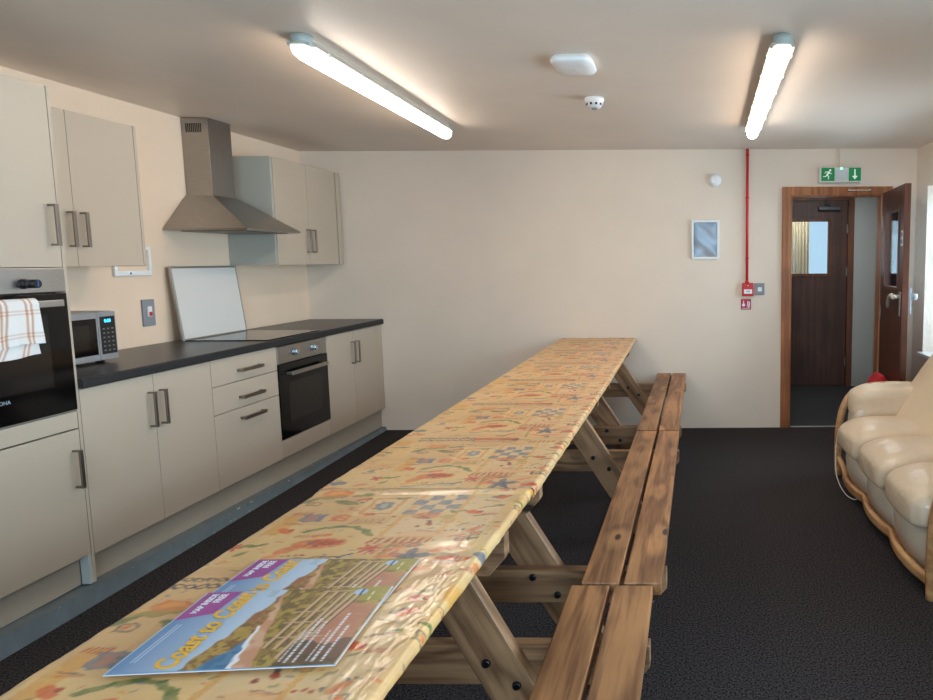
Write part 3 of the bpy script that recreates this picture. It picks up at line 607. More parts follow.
# ================================================================ CEILING THINGS
def batten(label, p0, p1):
    p0, p1 = Vector(p0), Vector(p1); d = p1-p0; L = d.length; ang = math.atan2(d.y, d.x)-pi/2
    t = thing('ceiling_light', label, 'light', (p0.x, p0.y, HC), ang)
    bm = bmesh.new(); bm_prism(bm, [(-.030, 0), (.030, 0), (.036, -.020), (.052, -.040), (.052, -.046), (-.052, -.046), (-.052, -.040), (-.036, -.020)], 'Y', .05, L-.05)
    obj('base', bm, mat('batten_base', (188, 178, 164), .5), t)
    prof = [(-.038, -.0465)]+[(.038*math.copysign(abs(cos(a))**.8, cos(a)), -.050-.044*abs(sin(a))**.85) for a in [pi+pi*i/14 for i in range(15)]]+[(.038, -.0465)]
    for y, sg in ((0, 1), (L, -1)):
        bm = bmesh.new(); bm_cyl(bm, (0, y+sg*.045, -.001), (0, y+sg*.045, -.040), .040, .044, 28)
        bm_box(bm, (-.045, min(y+sg*.012, y+sg*.07), -.047), (.045, max(y+sg*.012, y+sg*.07), -.036), .004)
        obj('end_cap', bm, mat('batten_cap', (160, 168, 162), .5), t)
        bm = bmesh.new(); secs = [(.004, .55), (.012, .82), (.028, .96), (.055, 1)]; rings = []
        for q, f in secs: rings.append([bm.verts.new((x*f, y+sg*q, -.046+(z+.046)*f)) for x, z in prof])
        n_ = len(prof)
        for a_ in range(3):
            for b2 in range(n_): bm.faces.new((rings[a_][b2], rings[a_][(b2+1) % n_], rings[a_+1][(b2+1) % n_], rings[a_+1][b2])).smooth = True
        bm.faces.new(rings[0]); bm.faces.new(rings[-1]); obj('diffuser_end', bm, M_clear, t)
    bm = bmesh.new(); bm_prism(bm, prof, 'Y', .056, L-.056); obj('diffuser', bm, M_tube, t)
    for k in range(6):
        y = .16+k*(L-.32)/5
        for sx in (-1, 1): box('clip', (min(sx*.044, sx*.055), y-.009, -.055), (max(sx*.044, sx*.055), y+.009, -.036), M_offwhite, t, .001)
    return t
batten('lit fluorescent batten on the ceiling over the kitchen side', (-1.515, 2.80, HC), (-1.555, 4.70, HC))
batten('lit fluorescent batten on the ceiling nearer the door', (.428, 2.83, HC), (.510, 4.76, HC))
t = thing('wireless_access_point', 'white rounded square box on the ceiling between the lights', 'ceiling box', (-.475, 3.22, HC))
bm = bmesh.new(); n = 48; prof = [(.085, 0), (.092, -.008), (.098, -.020), (.090, -.032), (.05, -.038), (.004, -.039)]; rings = []
for r, z in prof:
    rings.append([bm.verts.new((r*math.copysign(abs(cos(a))**.42, cos(a)), 1.3*r*math.copysign(abs(sin(a))**.42, sin(a)), z)) for a in [2*pi*k/n for k in range(n)]])
for i in range(len(rings)-1):
    for k in range(n): bm.faces.new((rings[i][k], rings[i][(k+1) % n], rings[i+1][(k+1) % n], rings[i+1][k])).smooth = True
bm.faces.new(rings[-1]); obj('cover', bm, M_white, t)
bm = bmesh.new(); bm_box(bm, (-.008, -.004, -.0405), (.008, .004, -.0385), .001); obj('indicator', bm, M_offwhite, t)
t = thing('smoke_detector', 'round white smoke detector on the ceiling before the back wall', 'smoke detector', (-.468, 3.93, HC))
bm = bmesh.new(); lathe(bm, [(.052, 0), (.054, -.012), (.050, -.022), (.050, -.026)]); obj('base', bm, M_white, t)
bm = bmesh.new(); lathe(bm, [(.046, -.026), (.048, -.030), (.046, -.040), (.034, -.052), (.02, -.056), (.004, -.057)]); obj('sensor_head', bm, M_white, t)
bm = bmesh.new()
for k in range(10):
    a = k*2*pi/10; bm_box(bm, (.0465, -.006, -.044), (.0485, .006, -.032), 0, M=Matrix.Rotation(a, 4, 'Z'))
obj('vent_slots', bm, M_black, t)
bm = bmesh.new(); bm_cyl(bm, (0, 0, -.057), (0, 0, -.062), .016, n=20); obj('sensor_tip', bm, M_grey, t)

# ================================================================ TABLES
TZ, BZ = .785, .485       # tabletop / bench heights
def plank(name, parent, p0, p1, w, th, m, up=(0, 0, 1), cham=0, bev=.004):
    """board whose long axis (local Y) runs p0->p1; local Z = thickness direction"""
    p0, p1 = Vector(p0), Vector(p1); d = p1-p0; L = d.length; y = d.normalized(); x = y.cross(Vector(up)).normalized(); z = x.cross(y)
    bm = bmesh.new()
    if cham:
        # chamfer the lower corners of both ends, profile in local X (width) / Y
        poly = [(-w/2, cham), (-w/2, L-cham), (-w/2+cham*1.1, L), (w/2, L), (w/2, 0), (-w/2+cham*1.1, 0)]
        bm_prism(bm, [(u, v) for u, v in poly], 'Z', -th/2, th/2)
        bmesh.ops.bevel(bm, geom=bm.edges[:], offset=.002, segments=1, affect='EDGES')
    else: bm_box(bm, (-w/2, 0, -th/2), (w/2, L, th/2), bev)
    o = obj(name, bm, m, parent); R = Matrix((x, y, z)).transposed().to_4x4(); R.translation = p0; o.matrix_local = R
    return o
def picnic(label, y0, y1, cx, rot, b0, b1, f0, f1, pw=.125):
    L = y1-y0; t = thing('picnic_table', label, 'picnic table', (cx, y0, 0), rot, 'picnic tables end to end')
    for i in range(5):
        x = (i-2)*pw; plank('tabletop_plank', t, (x, .002, TZ-.022), (x, L-.002, TZ-.022), pw-.004, .038, M_pine)
    for s in (-1, 1):
        for j, o_ in enumerate((-.064, .064)): plank('bench_plank', t, (s*b0+o_, .002, BZ-.02), (s*b1+o_, L-.002, BZ-.02), .114, .040, M_pine)
    for fy, side in ((f0, -1), (f1, 1)):
        boff = b0+(b1-b0)*fy/L; yb = fy+side*.0   # beams/top battens are outboard of the legs
        # crossbeam under the benches, batten under the top (width vertical)
        plank('crossbeam', t, (-boff-.128, yb, BZ-.042-.055), (boff+.128, yb, BZ-.042-.055), .108, .042, M_pine2, up=(0, 1, 0) , cham=.045)
        plank('top_batten', t, (-.283, yb, TZ-.043-.056), (.283, yb, TZ-.043-.056), .110, .042, M_pine2, up=(0, 1, 0), cham=.045)
        yl = fy-side*.043
        for s in (-1, 1):
            a = Vector((s*.085, yl, TZ-.05)); b = Vector((s*(boff-.035), yl, .0)); dd = (b-a).normalized()
            lg = bmesh.new(); hw = .060; k = hw/abs(dd.z)
            bm_prism(lg, [(a.x-k, a.z), (a.x+k, a.z), (b.x+k, 0), (b.x-k, 0)], 'Y', yl-.021, yl+.021); bmesh.ops.bevel(lg, geom=lg.edges[:], offset=.003, segments=1, affect='EDGES')
            # re-express in the leg's own frame so that the grain follows it
            R = Matrix((dd.cross(Vector((0, 1, 0))).normalized(), dd, Vector((0, 1, 0)))).transposed().to_4x4()
            if R.determinant() < 0: R = Matrix((-dd.cross(Vector((0, 1, 0))).normalized(), dd, Vector((0, 1, 0)))).transposed().to_4x4()
            R.translation = a; lg.transform(R.inverted()); o = obj('leg', lg, M_pine2, t); o.matrix_local = R
            for kk, zz in enumerate((.42, .36)):
                xx = a.x+(b.x-a.x)*(a.z-zz)/a.z + (-.022 if kk == 0 else .022)*s
                bm = bmesh.new(); yo = fy-side*.065 ; bm_cyl(bm, (xx, fy-side*.071, zz), (xx, fy+side*.028, zz), .0065, n=12); bm_cyl(bm, (xx, fy-side*.064, zz), (xx, fy-side*.071, zz), .0125, .009, 14); bm_cyl(bm, (xx, fy+side*.021, zz), (xx, fy+side*.028, zz), .0125, .009, 14); obj('bolt', bm, M_bolt, t)
    return t
picnic('nearest of the three wooden picnic tables, brochures on its cloth', .12, 1.936, -.769, -.022, .526, .526, .35, 1.585, .1075)
picnic('middle of the three wooden picnic tables standing end to end', 1.942, 3.758, -.735, -.016, .558, .583, .19, 1.57, .1215)
picnic('farthest wooden picnic table, its end against the back wall', 3.764, 5.716, -.705, -.010, .58, .622, .27, 1.70)

# ---- printed tablecloth pattern (a repeating tile painted once)
TP = .62; TWX = .64; NP = 440
def build_tile():
    px = np.linspace(0, TWX, NP, endpoint=False); py = np.linspace(0, TP, NP, endpoint=False)
    Xg, Yg = np.meshgrid(px, py)   # rows: y
    wx = (vnoise(Xg, Yg, .012, 11)-.5)*.007+(vnoise(Xg, Yg, .004, 12)-.5)*.003; wy = (vnoise(Xg, Yg, .012, 13)-.5)*.008+(vnoise(Xg, Yg, .004, 14)-.5)*.003
    X = Xg+wx; Y = Yg+wy
    img = np.zeros(Xg.shape+(3,)); img[:] = slin((212, 169, 115))
    # patchwork of faintly different grounds
    for (xa, xb, ya, yb, c_) in ((-1.04, -.90, 1.86, 2.09, (220, 184, 130)), (-.90, -.745, 1.95, 2.06, (226, 184, 118)), (-1.04, -.91, 2.22, 2.46, (218, 176, 112)), (-.75, -.64, 2.19, 2.34, (226, 192, 132)), (-.64, -.50, 2.06, 2.36, (222, 186, 138)), (-.50, -.40, 2.02, 2.40, (220, 186, 138)), (-.58, -.40, 1.86, 2.0, (220, 176, 128)), (-.90, -.63, 1.90, 2.13, (222, 182, 122))):
        mk = ((Xg > xa+1.04) & (Xg < xb+1.04) & ((Yg-(ya-1.86)) % TP < (yb-ya)))[..., None]*.8; img = img*(1-mk)+slin(c_)*mk
    img *= (1+.10*(vnoise(Xg, Yg, .05, 1)-.5)+.05*(vnoise(Xg, Yg, .008, 2)-.5))[..., None]
    mot = vnoise(Xg, Yg, .009, 21)
    def put(mask, rgb, a=.95, mott=.32):
        nonlocal img
        m = (np.clip(mask, 0, 1)*min(1, a*1.15)*(1-mott*mot))[..., None]; img = img*(1-m)+slin(rgb)*m
    def dY(y): d = Y-y; return d-np.round(d/TP)*TP
    def ell(x, y, a, b, th=0):
        dx = X-x; dy = dY(y); c, s = cos(th), sin(th); r = np.sqrt(((dx*c+dy*s)/a)**2+((-dx*s+dy*c)/b)**2); return np.clip((1-r)*8, 0, 1)
    def seg(x0, y0, x1, y1, w):
        dx = X-x0; dy = Y-y0; best = None
        for k in (-1, 0, 1):
            ddy = dy+k*TP; L2 = (x1-x0)**2+(y1-y0)**2; t_ = np.clip((dx*(x1-x0)+ddy*(y1-y0))/L2, 0, 1); r = np.hypot(dx-t_*(x1-x0), ddy-t_*(y1-y0)); best = r if best is None else np.minimum(best, r)
        return np.clip((w/2-best)/.0015+.5, 0, 1)
    def rect(x, y, a, b): return np.clip((a-np.abs(X-x))/.002+.5, 0, 1)*np.clip((b-np.abs(dY(y)))/.002+.5, 0, 1)
    x_ = lambda v: v+1.04; y_ = lambda v: v-1.86
    RED, OR, GR, BL, NV, YE, DK = (170, 30, 22), (210, 90, 28), (82, 108, 48), (72, 98, 122), (42, 54, 74), (214, 142, 26), (50, 46, 42)
    # yellow hatched bands
    def hatch(x, y, a, b, rgb=YE): put(rect(x, y, a, b)*(.55+.45*(np.sin((X+Y)*900) > 0)), rgb, .75)
    hatch(x_(-.872), y_(2.14), .02, .072); hatch(x_(-.621), y_(2.21), .007, .15); hatch(x_(-.50), y_(2.22), .006, .15); hatch(x_(-.99), y_(2.40), .03, .03)
    # chain of links
    for i in range(9): put(ell(x_(-.938+i*.0222), y_(2.432), .013, .011)-ell(x_(-.938+i*.0222), y_(2.432), .008, .005), NV, .95, .3)
    for i in range(9): put(ell(x_(-.94+i*.0222), y_(1.84), .012, .009)-ell(x_(-.94+i*.0222), y_(1.84), .006, .004), NV, .9, .3)
    # red train / loaf
    for yy in (2.438,):
        put(rect(x_(-.672), y_(yy), .082, .017), RED, .7); put(rect(x_(-.672), y_(yy+.022), .078, .006), OR, .8); put(rect(x_(-.672), y_(yy-.006), .07, .004), (226, 190, 160), .9); put(seg(x_(-.75), y_(yy-.026), x_(-.59), y_(yy-.026), .004), DK, .7); put(ell(x_(-.60), y_(yy), .015, .015), NV, .7)
    # leaves and fruit
    for (a, b, c_, d_, th) in ((-.86, 2.33, .045, .016, .3), (-.80, 2.29, .04, .014, -.4), (-.90, 2.30, .03, .012, .8), (-.78, 2.345, .03, .010, .2), (-.97, 2.34, .03, .008, .2), (-1.0, 2.28, .03, .007, -.3)): put(ell(x_(a), y_(b), c_, d_, th), GR, .75)
    put(ell(x_(-.85), y_(2.355), .04, .022), OR, .75); put(ell(x_(-.855), y_(2.36), .02, .012), (228, 150, 80), .8)
    for i in range(14): put(ell(x_(-.80+.11*random.random()), y_(2.22+.1*random.random()), .006, .004), random.choice([DK, GR, OR]), .8)
    # framed fish
    put(rect(x_(-.695), y_(2.262), .040, .062)-rect(x_(-.695), y_(2.262), .031, .050), OR, .55); put(ell(x_(-.695), y_(2.262), .022, .034, .2), BL, .75); put(ell(x_(-.695), y_(2.262), .010, .018, .2), (196, 190, 180), .6)
    # book and letters
    put(rect(x_(-.828), y_(2.178), .026, .025), BL, .8); put(rect(x_(-.828), y_(2.178), .012, .016), (190, 120, 90), .7)
    put(rect(x_(-.764), y_(2.178), .020, .022)-rect(x_(-.757), y_(2.186), .006, .005)-rect(x_(-.757), y_(2.170), .006, .005), OR, .8)
    for i in range(6): put(seg(x_(-.725+i*.012), y_(2.145), x_(-.717+i*.012), y_(2.168), .0035), NV, .9, .2)
    put(seg(x_(-.73), y_(2.141), x_(-.65), y_(2.143), .003), NV, .8, .2)
    # checker baskets with cherries
    for i in range(4):
        for j in range(4):
            if (i+j) % 2 == 0: put(rect(x_(-.615+i*.031), y_(2.215+j*.036), .0155, .018), (84, 108, 126), .8, .35)
    put(ell(x_(-.565), y_(2.190), .036, .026), RED, .8, .75); put(ell(x_(-.515), y_(2.18), .018, .014), GR, .8)
    for i in range(5): put(ell(x_(-.575+random.random()*.04), y_(2.115+random.random()*.04), .007, .006), random.choice([RED, DK, OR]), .8)
    # green arch, orange cockerel, wave
    pts = [(-.80, 2.088), (-.77, 2.112), (-.736, 2.122), (-.70, 2.115), (-.668, 2.095), (-.645, 2.065)]
    for a, b in zip(pts[:-1], pts[1:]): put(seg(x_(a[0]), y_(a[1]), x_(b[0]), y_(b[1]), .015), GR, .8, .3)
    put(ell(x_(-.735), y_(2.02), .062, .030, .1), OR, .7); put(ell(x_(-.725), y_(2.025), .040, .016), RED, .7); put(ell(x_(-.785), y_(1.985), .03, .018, .9), OR, .7); put(ell(x_(-.80), y_(1.95), .02, .010, .2), (226, 120, 60), .8); put(ell(x_(-.75), y_(2.065), .022, .009, .5), OR, .7)
    for k in range(3): put(seg(x_(-.76+k*.02), y_(2.005), x_(-.745+k*.02), y_(2.035), .004), (140, 30, 24), .8)
    wv = [(-.80, 1.925), (-.77, 1.930), (-.745, 1.945), (-.72, 1.938), (-.695, 1.950), (-.66, 1.945), (-.637, 1.963)]
    for a, b in zip(wv[:-1], wv[1:]): put(seg(x_(a[0]), y_(a[1]), x_(b[0]), y_(b[1]), .007), NV, .85, .3); put(seg(x_(a[0]), y_(a[1]-.014), x_(b[0]), y_(b[1]-.014), .009), (150, 158, 160), .6)
    # red dashes
    for i in range(8): put(seg(x_(-.632+i*.0175), y_(2.022), x_(-.625+i*.0175), y_(2.048), .007), RED, .9, .3)
    for i in range(6): put(seg(x_(-.54+i*.016), y_(2.398), x_(-.535+i*.016), y_(2.42), .0055), (160, 50, 36), .85, .3)
    # red pinwheel flower
    for k in range(6): th = k*pi/3; put(ell(x_(-.614)+.014*cos(th), y_(1.992)+.014*sin(th), .015, .006, th), (196, 60, 44), .9, .4)
    # green lattice corner
    put(seg(x_(-.508), y_(2.005), x_(-.575), y_(2.002), .010), GR, .6); put(seg(x_(-.578), y_(2.002), x_(-.572), y_(1.862), .010), GR, .65)
    # blue star flower with orange petals
    for k in range(5): th = k*2*pi/5+.3; put(ell(x_(-.515)+.026*cos(th), y_(1.945)+.024*sin(th), .024, .011, th), (70, 88, 112), .9, .3)
    for (a, b, th) in ((-.46, 1.985, .5), (-.56, 1.95, .2), (-.44, 1.93, 1.2), (-.54, 1.885, -.3), (-.47, 1.885, .2), (-.56, 1.99, .6)): put(ell(x_(a), y_(b), .030, .011, th), (222, 122, 62), .75)
    put(rect(x_(-.435), y_(1.94), .018, .028), (128, 140, 152), .6); put(ell(x_(-.50), y_(1.88), .018, .008, .3), RED, .9, .2)
    # left column bits
    put(ell(x_(-1.0), y_(1.955), .026, .018, .2), BL, .8); put(ell(x_(-.985), y_(1.905), .03, .018, -.3), OR, .75); put(ell(x_(-1.015), y_(1.885), .018, .012), RED, .5)
    for k in range(5): th = k*2*pi/5; put(ell(x_(-.905)+.010*cos(th), y_(1.998)+.012*sin(th), .013, .006, th), (190, 50, 36), .9, .3)
    put(ell(x_(-.925), y_(1.94), .022, .012, .4), OR, .6); put(ell(x_(-.87), y_(1.965), .018, .007, .9), GR, .7); put(ell(x_(-.88), y_(1.92), .02, .006, .2), (214, 140, 90), .6)
    put(seg(x_(-.975), y_(2.055), x_(-.94), y_(2.055), .006), NV, .9); put(ell(x_(-.955), y_(2.072), .014, .010), BL, .8); put(ell(x_(-.93), y_(2.14), .03, .010, .4), OR, .5); put(ell(x_(-.985), y_(2.15), .02, .008, .2), (200, 130, 80), .6)
    for i in range(5): put(seg(x_(-.985+i*.016), y_(2.10), x_(-.98+i*.016), y_(2.118), .004), (170, 70, 40), .7)
    # right column bits
    put(ell(x_(-.435), y_(2.33), .022, .012, .6), NV, .7); put(ell(x_(-.43), y_(2.38), .018, .016), RED, .7); put(seg(x_(-.455), y_(2.24), x_(-.41), y_(2.26), .005), NV, .8); put(ell(x_(-.425), y_(2.10), .02, .012, 1), OR, .7)
    put(seg(x_(-.47), y_(2.12), x_(-.452), y_(2.145), .006), NV, .7); put(ell(x_(-.44), y_(2.19), .018, .007, .4), GR, .7); put(seg(x_(-.46), y_(2.30), x_(-.42), y_(2.285), .004), DK, .8); put(ell(x_(-.455), y_(2.06), .024, .007, .2), (212, 110, 60), .7)
    # small painted motifs filling the gaps between the large ones
    rr = random.Random(3)
    for i in range(50):
        xx, yy, sc, th = rr.random()*TWX if i < 34 else (.60+rr.random()*.05), rr.random()*TP, rr.uniform(.7, 1.3), rr.uniform(-.7, .7); k_ = i % 6
        if k_ == 0:
            for q in range(5): put(seg(xx+q*.011*sc, yy, xx+q*.011*sc+.006, yy+.016*sc, .0042), RED, .8, .3)
        elif k_ == 1: put(ell(xx, yy, .020*sc, .011*sc, th), OR, .85); put(ell(xx+.012*sc, yy+.006, .008, .006, th), RED, .8)
        elif k_ == 2: put(ell(xx, yy, .018*sc, .006*sc, th), GR, .85); put(ell(xx+.018, yy+.006, .015*sc, .005*sc, th+.8), GR, .8)
        elif k_ == 3: put(rect(xx, yy, .014*sc, .013*sc)-rect(xx, yy, .009*sc, .008*sc), NV, .7); put(rect(xx, yy, .006, .006), OR, .8)
        elif k_ == 4:
            for q in range(4): put(ell(xx+q*.013, yy+.003*(q % 2), .005, .0045), rr.choice([NV, BL, RED]), .85)
        else: put(seg(xx, yy, xx+.045*sc, yy+.006*sin(i), .004), NV, .75, .3); put(seg(xx+.005, yy-.010, xx+.04*sc, yy-.008, .0035), OR, .7)
    # washes of warm colour inside the pattern's panels
    for i in range(16): put(ell(random.random()*TWX, random.random()*TP, random.uniform(.03, .07), random.uniform(.012, .03), random.uniform(-.6, .6)), random.choice([(226, 164, 84), (222, 150, 96), (226, 186, 110)]), .32)
    # faint scribbles everywhere
    for i in range(120):
        xx, yy = random.random()*TWX, random.random()*TP; put(ell(xx, yy, random.uniform(.004, .012), random.uniform(.002, .004), random.uniform(-.6, .6)), random.choice([OR, GR, DK, YE, BL, (200, 90, 60)]), .6)
    return img
TILE = build_tile()
def sample(x, y):
    """bilinear lookup, x in metres from the tile's left, wraps both ways"""
    u = (np.asarray(x)/TWX % 1)*NP; v = (np.asarray(y)/TP % 1)*NP; i = np.floor(u).astype(int); j = np.floor(v).astype(int); fu = (u-i)[..., None]; fv = (v-j)[..., None]
    g = lambda a, b: TILE[b % NP, a % NP]
    return (g(i, j)*(1-fu)+g(i+1, j)*fu)*(1-fv)+(g(i, j+1)*(1-fu)+g(i+1, j+1)*fu)*fv
def cloth(label, y0, y1, cx0, cx1, w, w1, drop_l, drop_r, step, m, ox, oy, wr, seed, edge_wr=1.0, z=TZ-.0, roll=0):
    R = .010; hw = w/2; Ltot = drop_l+w+drop_r; nu = int(Ltot/step); nv = int((y1-y0)/step)
    wsc = 1+(w1/w-1)*np.clip((np.linspace(y0, y1, nv+1)[:, None]-y0)/(y1-y0), 0, 1)
    s = np.linspace(-hw-drop_l, hw+drop_r, nu+1)[None, :]; v = np.linspace(0, 1, nv+1)[:, None]; yy = y0+v*(y1-y0)+0*s; cx = cx0+(cx1-cx0)*v
    a = np.abs(s); sg = np.sign(s)
    q = np.clip((a-(hw-R))/(R*pi/2), 0, 1)*pi/2; down = np.maximum(a-(hw-R)-R*pi/2, 0)
    lx = np.where(a < hw-R, a, hw-R+R*np.sin(q)); lz = -R*(1-np.cos(q))-down
    x = cx+sg*lx*wsc; edge = np.clip((a-(hw-.12))/.12, 0, 1)
    n1 = vnoise(s+3, yy, .09, seed)-.5; n2 = vnoise(s+3, yy, .035, seed+1)-.5; n3 = vnoise(s*3+9, yy*.7, .02, seed+2)-.5
    hgt = wr*(.0030*n1+.0008*n2)+edge*edge_wr*(.0022*n2+.0018*n3)
    side = np.clip(q/(pi/2), 0, 1)
    # keep the sheet above the boards and outside the table edge
    hgt = np.abs(hgt)
    wav = .0016*edge_wr*np.abs(np.sin(yy*21+seed)+.6*np.sin(yy*47+1.3*seed))
    x = x+sg*side*(hgt+.003+wav*np.clip(down/.03, 0, 1)); zz = z+.0045+lz+hgt*(1-side)
    zz = zz-np.where(down > .01, 1, 0)*down*.25*(vnoise(yy, yy*0, .11, seed+5)-.5)
    if roll:  # far hem rolled up a little
        rl = np.clip((v-(1-.03))/.03, 0, 1); zz = zz+roll*np.sin(rl*pi)
    C = sample(s+.32+ox, yy-1.86+oy)
    o = grid_mesh('tablecloth', nu, nv, np.stack([x, yy, zz], -1), C, m, thick=.0012)
    tag(o, label, 'tablecloth', None); return o
cloth('patterned cloth under clear glossy film on the nearest picnic table', .13, 1.905, -.772, -.7325, .548, .608, .02, .016, .0028, M_clothp, .08, .495, .8, 31, 1.0, roll=.004)
cloth('fruit and shell patterned yellow cloth on the middle picnic table', 1.909, 3.70, -.735, -.706, .622, .636, .018, .018, .0029, M_cloth, 0, 0, .8, 47, .8)
cloth('patterned yellow cloth on the farthest picnic table by the back wall', 3.702, 5.712, -.706, -.686, .636, .636, .015, .020, .0055, M_cloth, 0, 0, .6, 53, .6)

# ---- brochures
def brochure(label, y0, x_left, z, seed, rot=0):
    bw, bh = .266, .355
    t = thing('brochure', label, 'brochure', (x_left, y0, z), rot, 'brochures on the nearest table')
    nu, nv = 300, 220                                   # u: from page top (-X side) to page bottom, v: along the title
    u = np.linspace(0, 1, nu+1)[None, :]; v = np.linspace(0, 1, nv+1)[:, None]; ly = 1-u+0*v; lx = v+0*u
    X = u*bh+0*v; Y = v*bw+0*u
    N = lambda s, k: vnoise(X+5, Y+5, s, seed*0+k)
    jx = (N(.02, 61)-.5)*.10; jy = (N(.015, 62)-.5)*.07
    C = np.zeros(X.shape+(3,)); sky0, sky1 = slin((88, 136, 184)), slin((186, 206, 226)); tt = np.clip((1-ly)/.36, 0, 1)[..., None]; C[:] = sky0*(1-tt)+sky1*tt
    def put(mk, rgb, a=1): 
        nonlocal C
        mk = (np.clip(mk, 0, 1)*a)[..., None]; C = C*(1-mk)+slin(rgb)*mk
    S = lambda d, w=.012: np.clip(d/w+.5, 0, 1)
    hor = .69-.13*lx+jy*.4                                # cliff line under the title
    land = S(hor-ly); put(land, (140, 104, 58))
    put(land*S(.5*N(.03, 63)+.5*N(.009, 83)-.5, .3), (186, 146, 74)); put(land*S(.5*N(.014, 64)+.5*N(.006, 84)-.52, .2), (120, 84, 50), .8); put(land*S(N(.008, 66)-.62, .1), (182, 150, 74), .8)
    put(land*S(.62-ly+jy)*S(ly-.40)*S(lx-.45+jx)*S(N(.03, 68)-.42, .2), (150, 88, 66), .8)
    # sea, foam, sand
    sea = S(.60-.30*lx-ly+jy*.5+.02)*S(ly-(.46+.06*lx+jy*.3))*S(.42-lx); put(sea, (52, 112, 152)); put(sea*S(N(.01, 65)-.5, .2), (84, 140, 176), .6)
    foam = S(.018-np.abs(ly-(.465+.10*lx+jy*.5)))*S(.50-lx); put(foam, (236, 236, 236))
    sand = S(.455+.12*lx-ly+jy*.4)*S(ly-(.36+.20*lx+jy*.4))*S(.95-lx); put(sand, (204, 146, 112)); put(sand*S(N(.02, 67)-.55, .2), (222, 182, 150), .6)
    # gardens, dark bank, pink cliff bottom right
    gd = S(.37+.20*lx-ly+jy*.3)*S(ly-.0); put(gd, (146, 116, 56)); put(gd*S(.5*N(.016, 70)+.5*N(.006, 85)-.5, .25), (100, 84, 44), .8); put(gd*S(N(.012, 71)-.6, .12), (184, 154, 76), .8)
    put(S(.22-ly+jy)*S(ly-.02)*S(.75-lx+jx)*S(lx-.12+jx), (190, 122, 96), .85); put(S(.30-ly+jy)*S(.28-lx+jx), (74, 54, 42), .85); put(S(.24-ly)*S(lx-.80), (164, 156, 62), .7)
    # wooden steps and rails: long pale strips
    for k, (a, b, x0, x1) in enumerate(((.40, .34, .22, .97), (.345, .285, .20, .95), (.30, .235, .10, .93), (.265, .19, .30, .92), (.225, .155, .35, .90))):
        c0 = a+(b-a)*(lx-x0)/(x1-x0); band = S(lx-x0, .02)*S(x1-lx, .02); put(S(.0105-np.abs(ly-c0), .006)*band, (206, 168, 132)); put(S(.005-np.abs(ly-c0+.013), .005)*band, (70, 52, 40), .8)
    for xx, l0, l1 in ((.34, .17, .40), (.52, .2, .42), (.95, .12, .36), (.66, .28, .42)): put(S(.007-np.abs(lx-xx), .006)*S(ly-l0)*S(l1-ly), (200, 160, 128))
    put(S(.035-np.hypot((lx-.93)*.8, ly-.155), .01), (170, 196, 226)); put(S(.006-np.abs(ly-.15+.02*(lx-.9)), .004)*S(.05-np.abs(lx-.93)), (40, 60, 100))
    # illegible small caption lines (printed blocks)
    for c0, x0, x1, w in ((.272, .06, .42, .0035), (.243, .05, .56, .007), (.205, .05, .52, .006), (.150, .06, .40, .0035), (.122, .05, .62, .007), (.080, .05, .46, .006)):
        blk = (np.sin(lx*430+c0*90)+.8*np.sin(lx*193+c0*300)) > -.75; put(S(w-np.abs(ly-c0), .006)*S(lx-x0, .01)*S(x1-lx, .01)*blk, (226, 224, 228), .92)
    put(((np.sin(lx*180)+np.sin(lx*71)) > -.4)*S(.006-np.abs(ly-.085), .004)*S(lx-.80, .01)*S(.95-lx, .01), (222, 222, 170), .8)
    # thin white rules and purple flash on the header
    for c0 in (.945, .928): put(S(.0022-np.abs(ly-c0), .003)*S(lx-.12, .01)*S(.56-lx, .01), (214, 226, 238), .9)
    fl = S(ly-(.80+.10*(1-lx)+(.04*np.abs(lx-.75))))*S(lx-.62+(.975-ly)*-.5, .01); put(fl, (158, 62, 146))
    put(S(.02-np.abs(ly-.63), .01)*S(lx-.9, .01)*((np.sin(lx*300)+np.sin(ly*400)) > 0), (120, 168, 170), .8)
    # pale page edges
    put(S(.006-u+0*v, .004), (176, 206, 226)); put(S(.010-(1-u)+0*v, .004), (206, 200, 186)); put(S(.010-v+0*u, .004), (110, 170, 206))
    hgt = .0012+.0012*vnoise(X+2, Y, .08, seed)
    page = grid_mesh('printed_cover', nu, nv, np.stack([X, Y, hgt], -1), C, M_print, t)
    box('pages', (.0005, .0005, .0), (bh-.0005, bw-.0005, .0011), M_inkwhite, t, 0)
    base = Matrix(((0, -1, 0, 0), (1, 0, 0, 0), (0, 0, 1, 0), (0, 0, 0, 1)))   # text x -> +Y, text y -> -X
    T = lambda lx_, ly_: Matrix.Translation(((1-ly_)*bh, lx_*bw, .0030)) @ base
    text('title', 'Coast to Coast', .050, M_yellow, t, T(.50, .765) @ Matrix(((1, .18, 0, 0), (.0, 1, 0, 0), (0, 0, 1, 0), (0, 0, 0, 1))), .0002, sx=.80, bold=.0013)
    text('lettering', 'MAP INSIDE', .0165, M_inkwhite, t, T(.83, .935), .0002, sx=.85, bold=.0004)
    text('lettering', 'FREE', .018, M_inkwhite, t, T(.90, .885), .0002, sx=.9, bold=.0005)
    return t
brochure('coastal brochure on the near table, lying on top and closer to the camera', 1.006, -.910, TZ+.0125, 1, .066)
brochure('coastal brochure on the near table, half covered by the closer one', 1.163, -.925, TZ+.0085, 2)

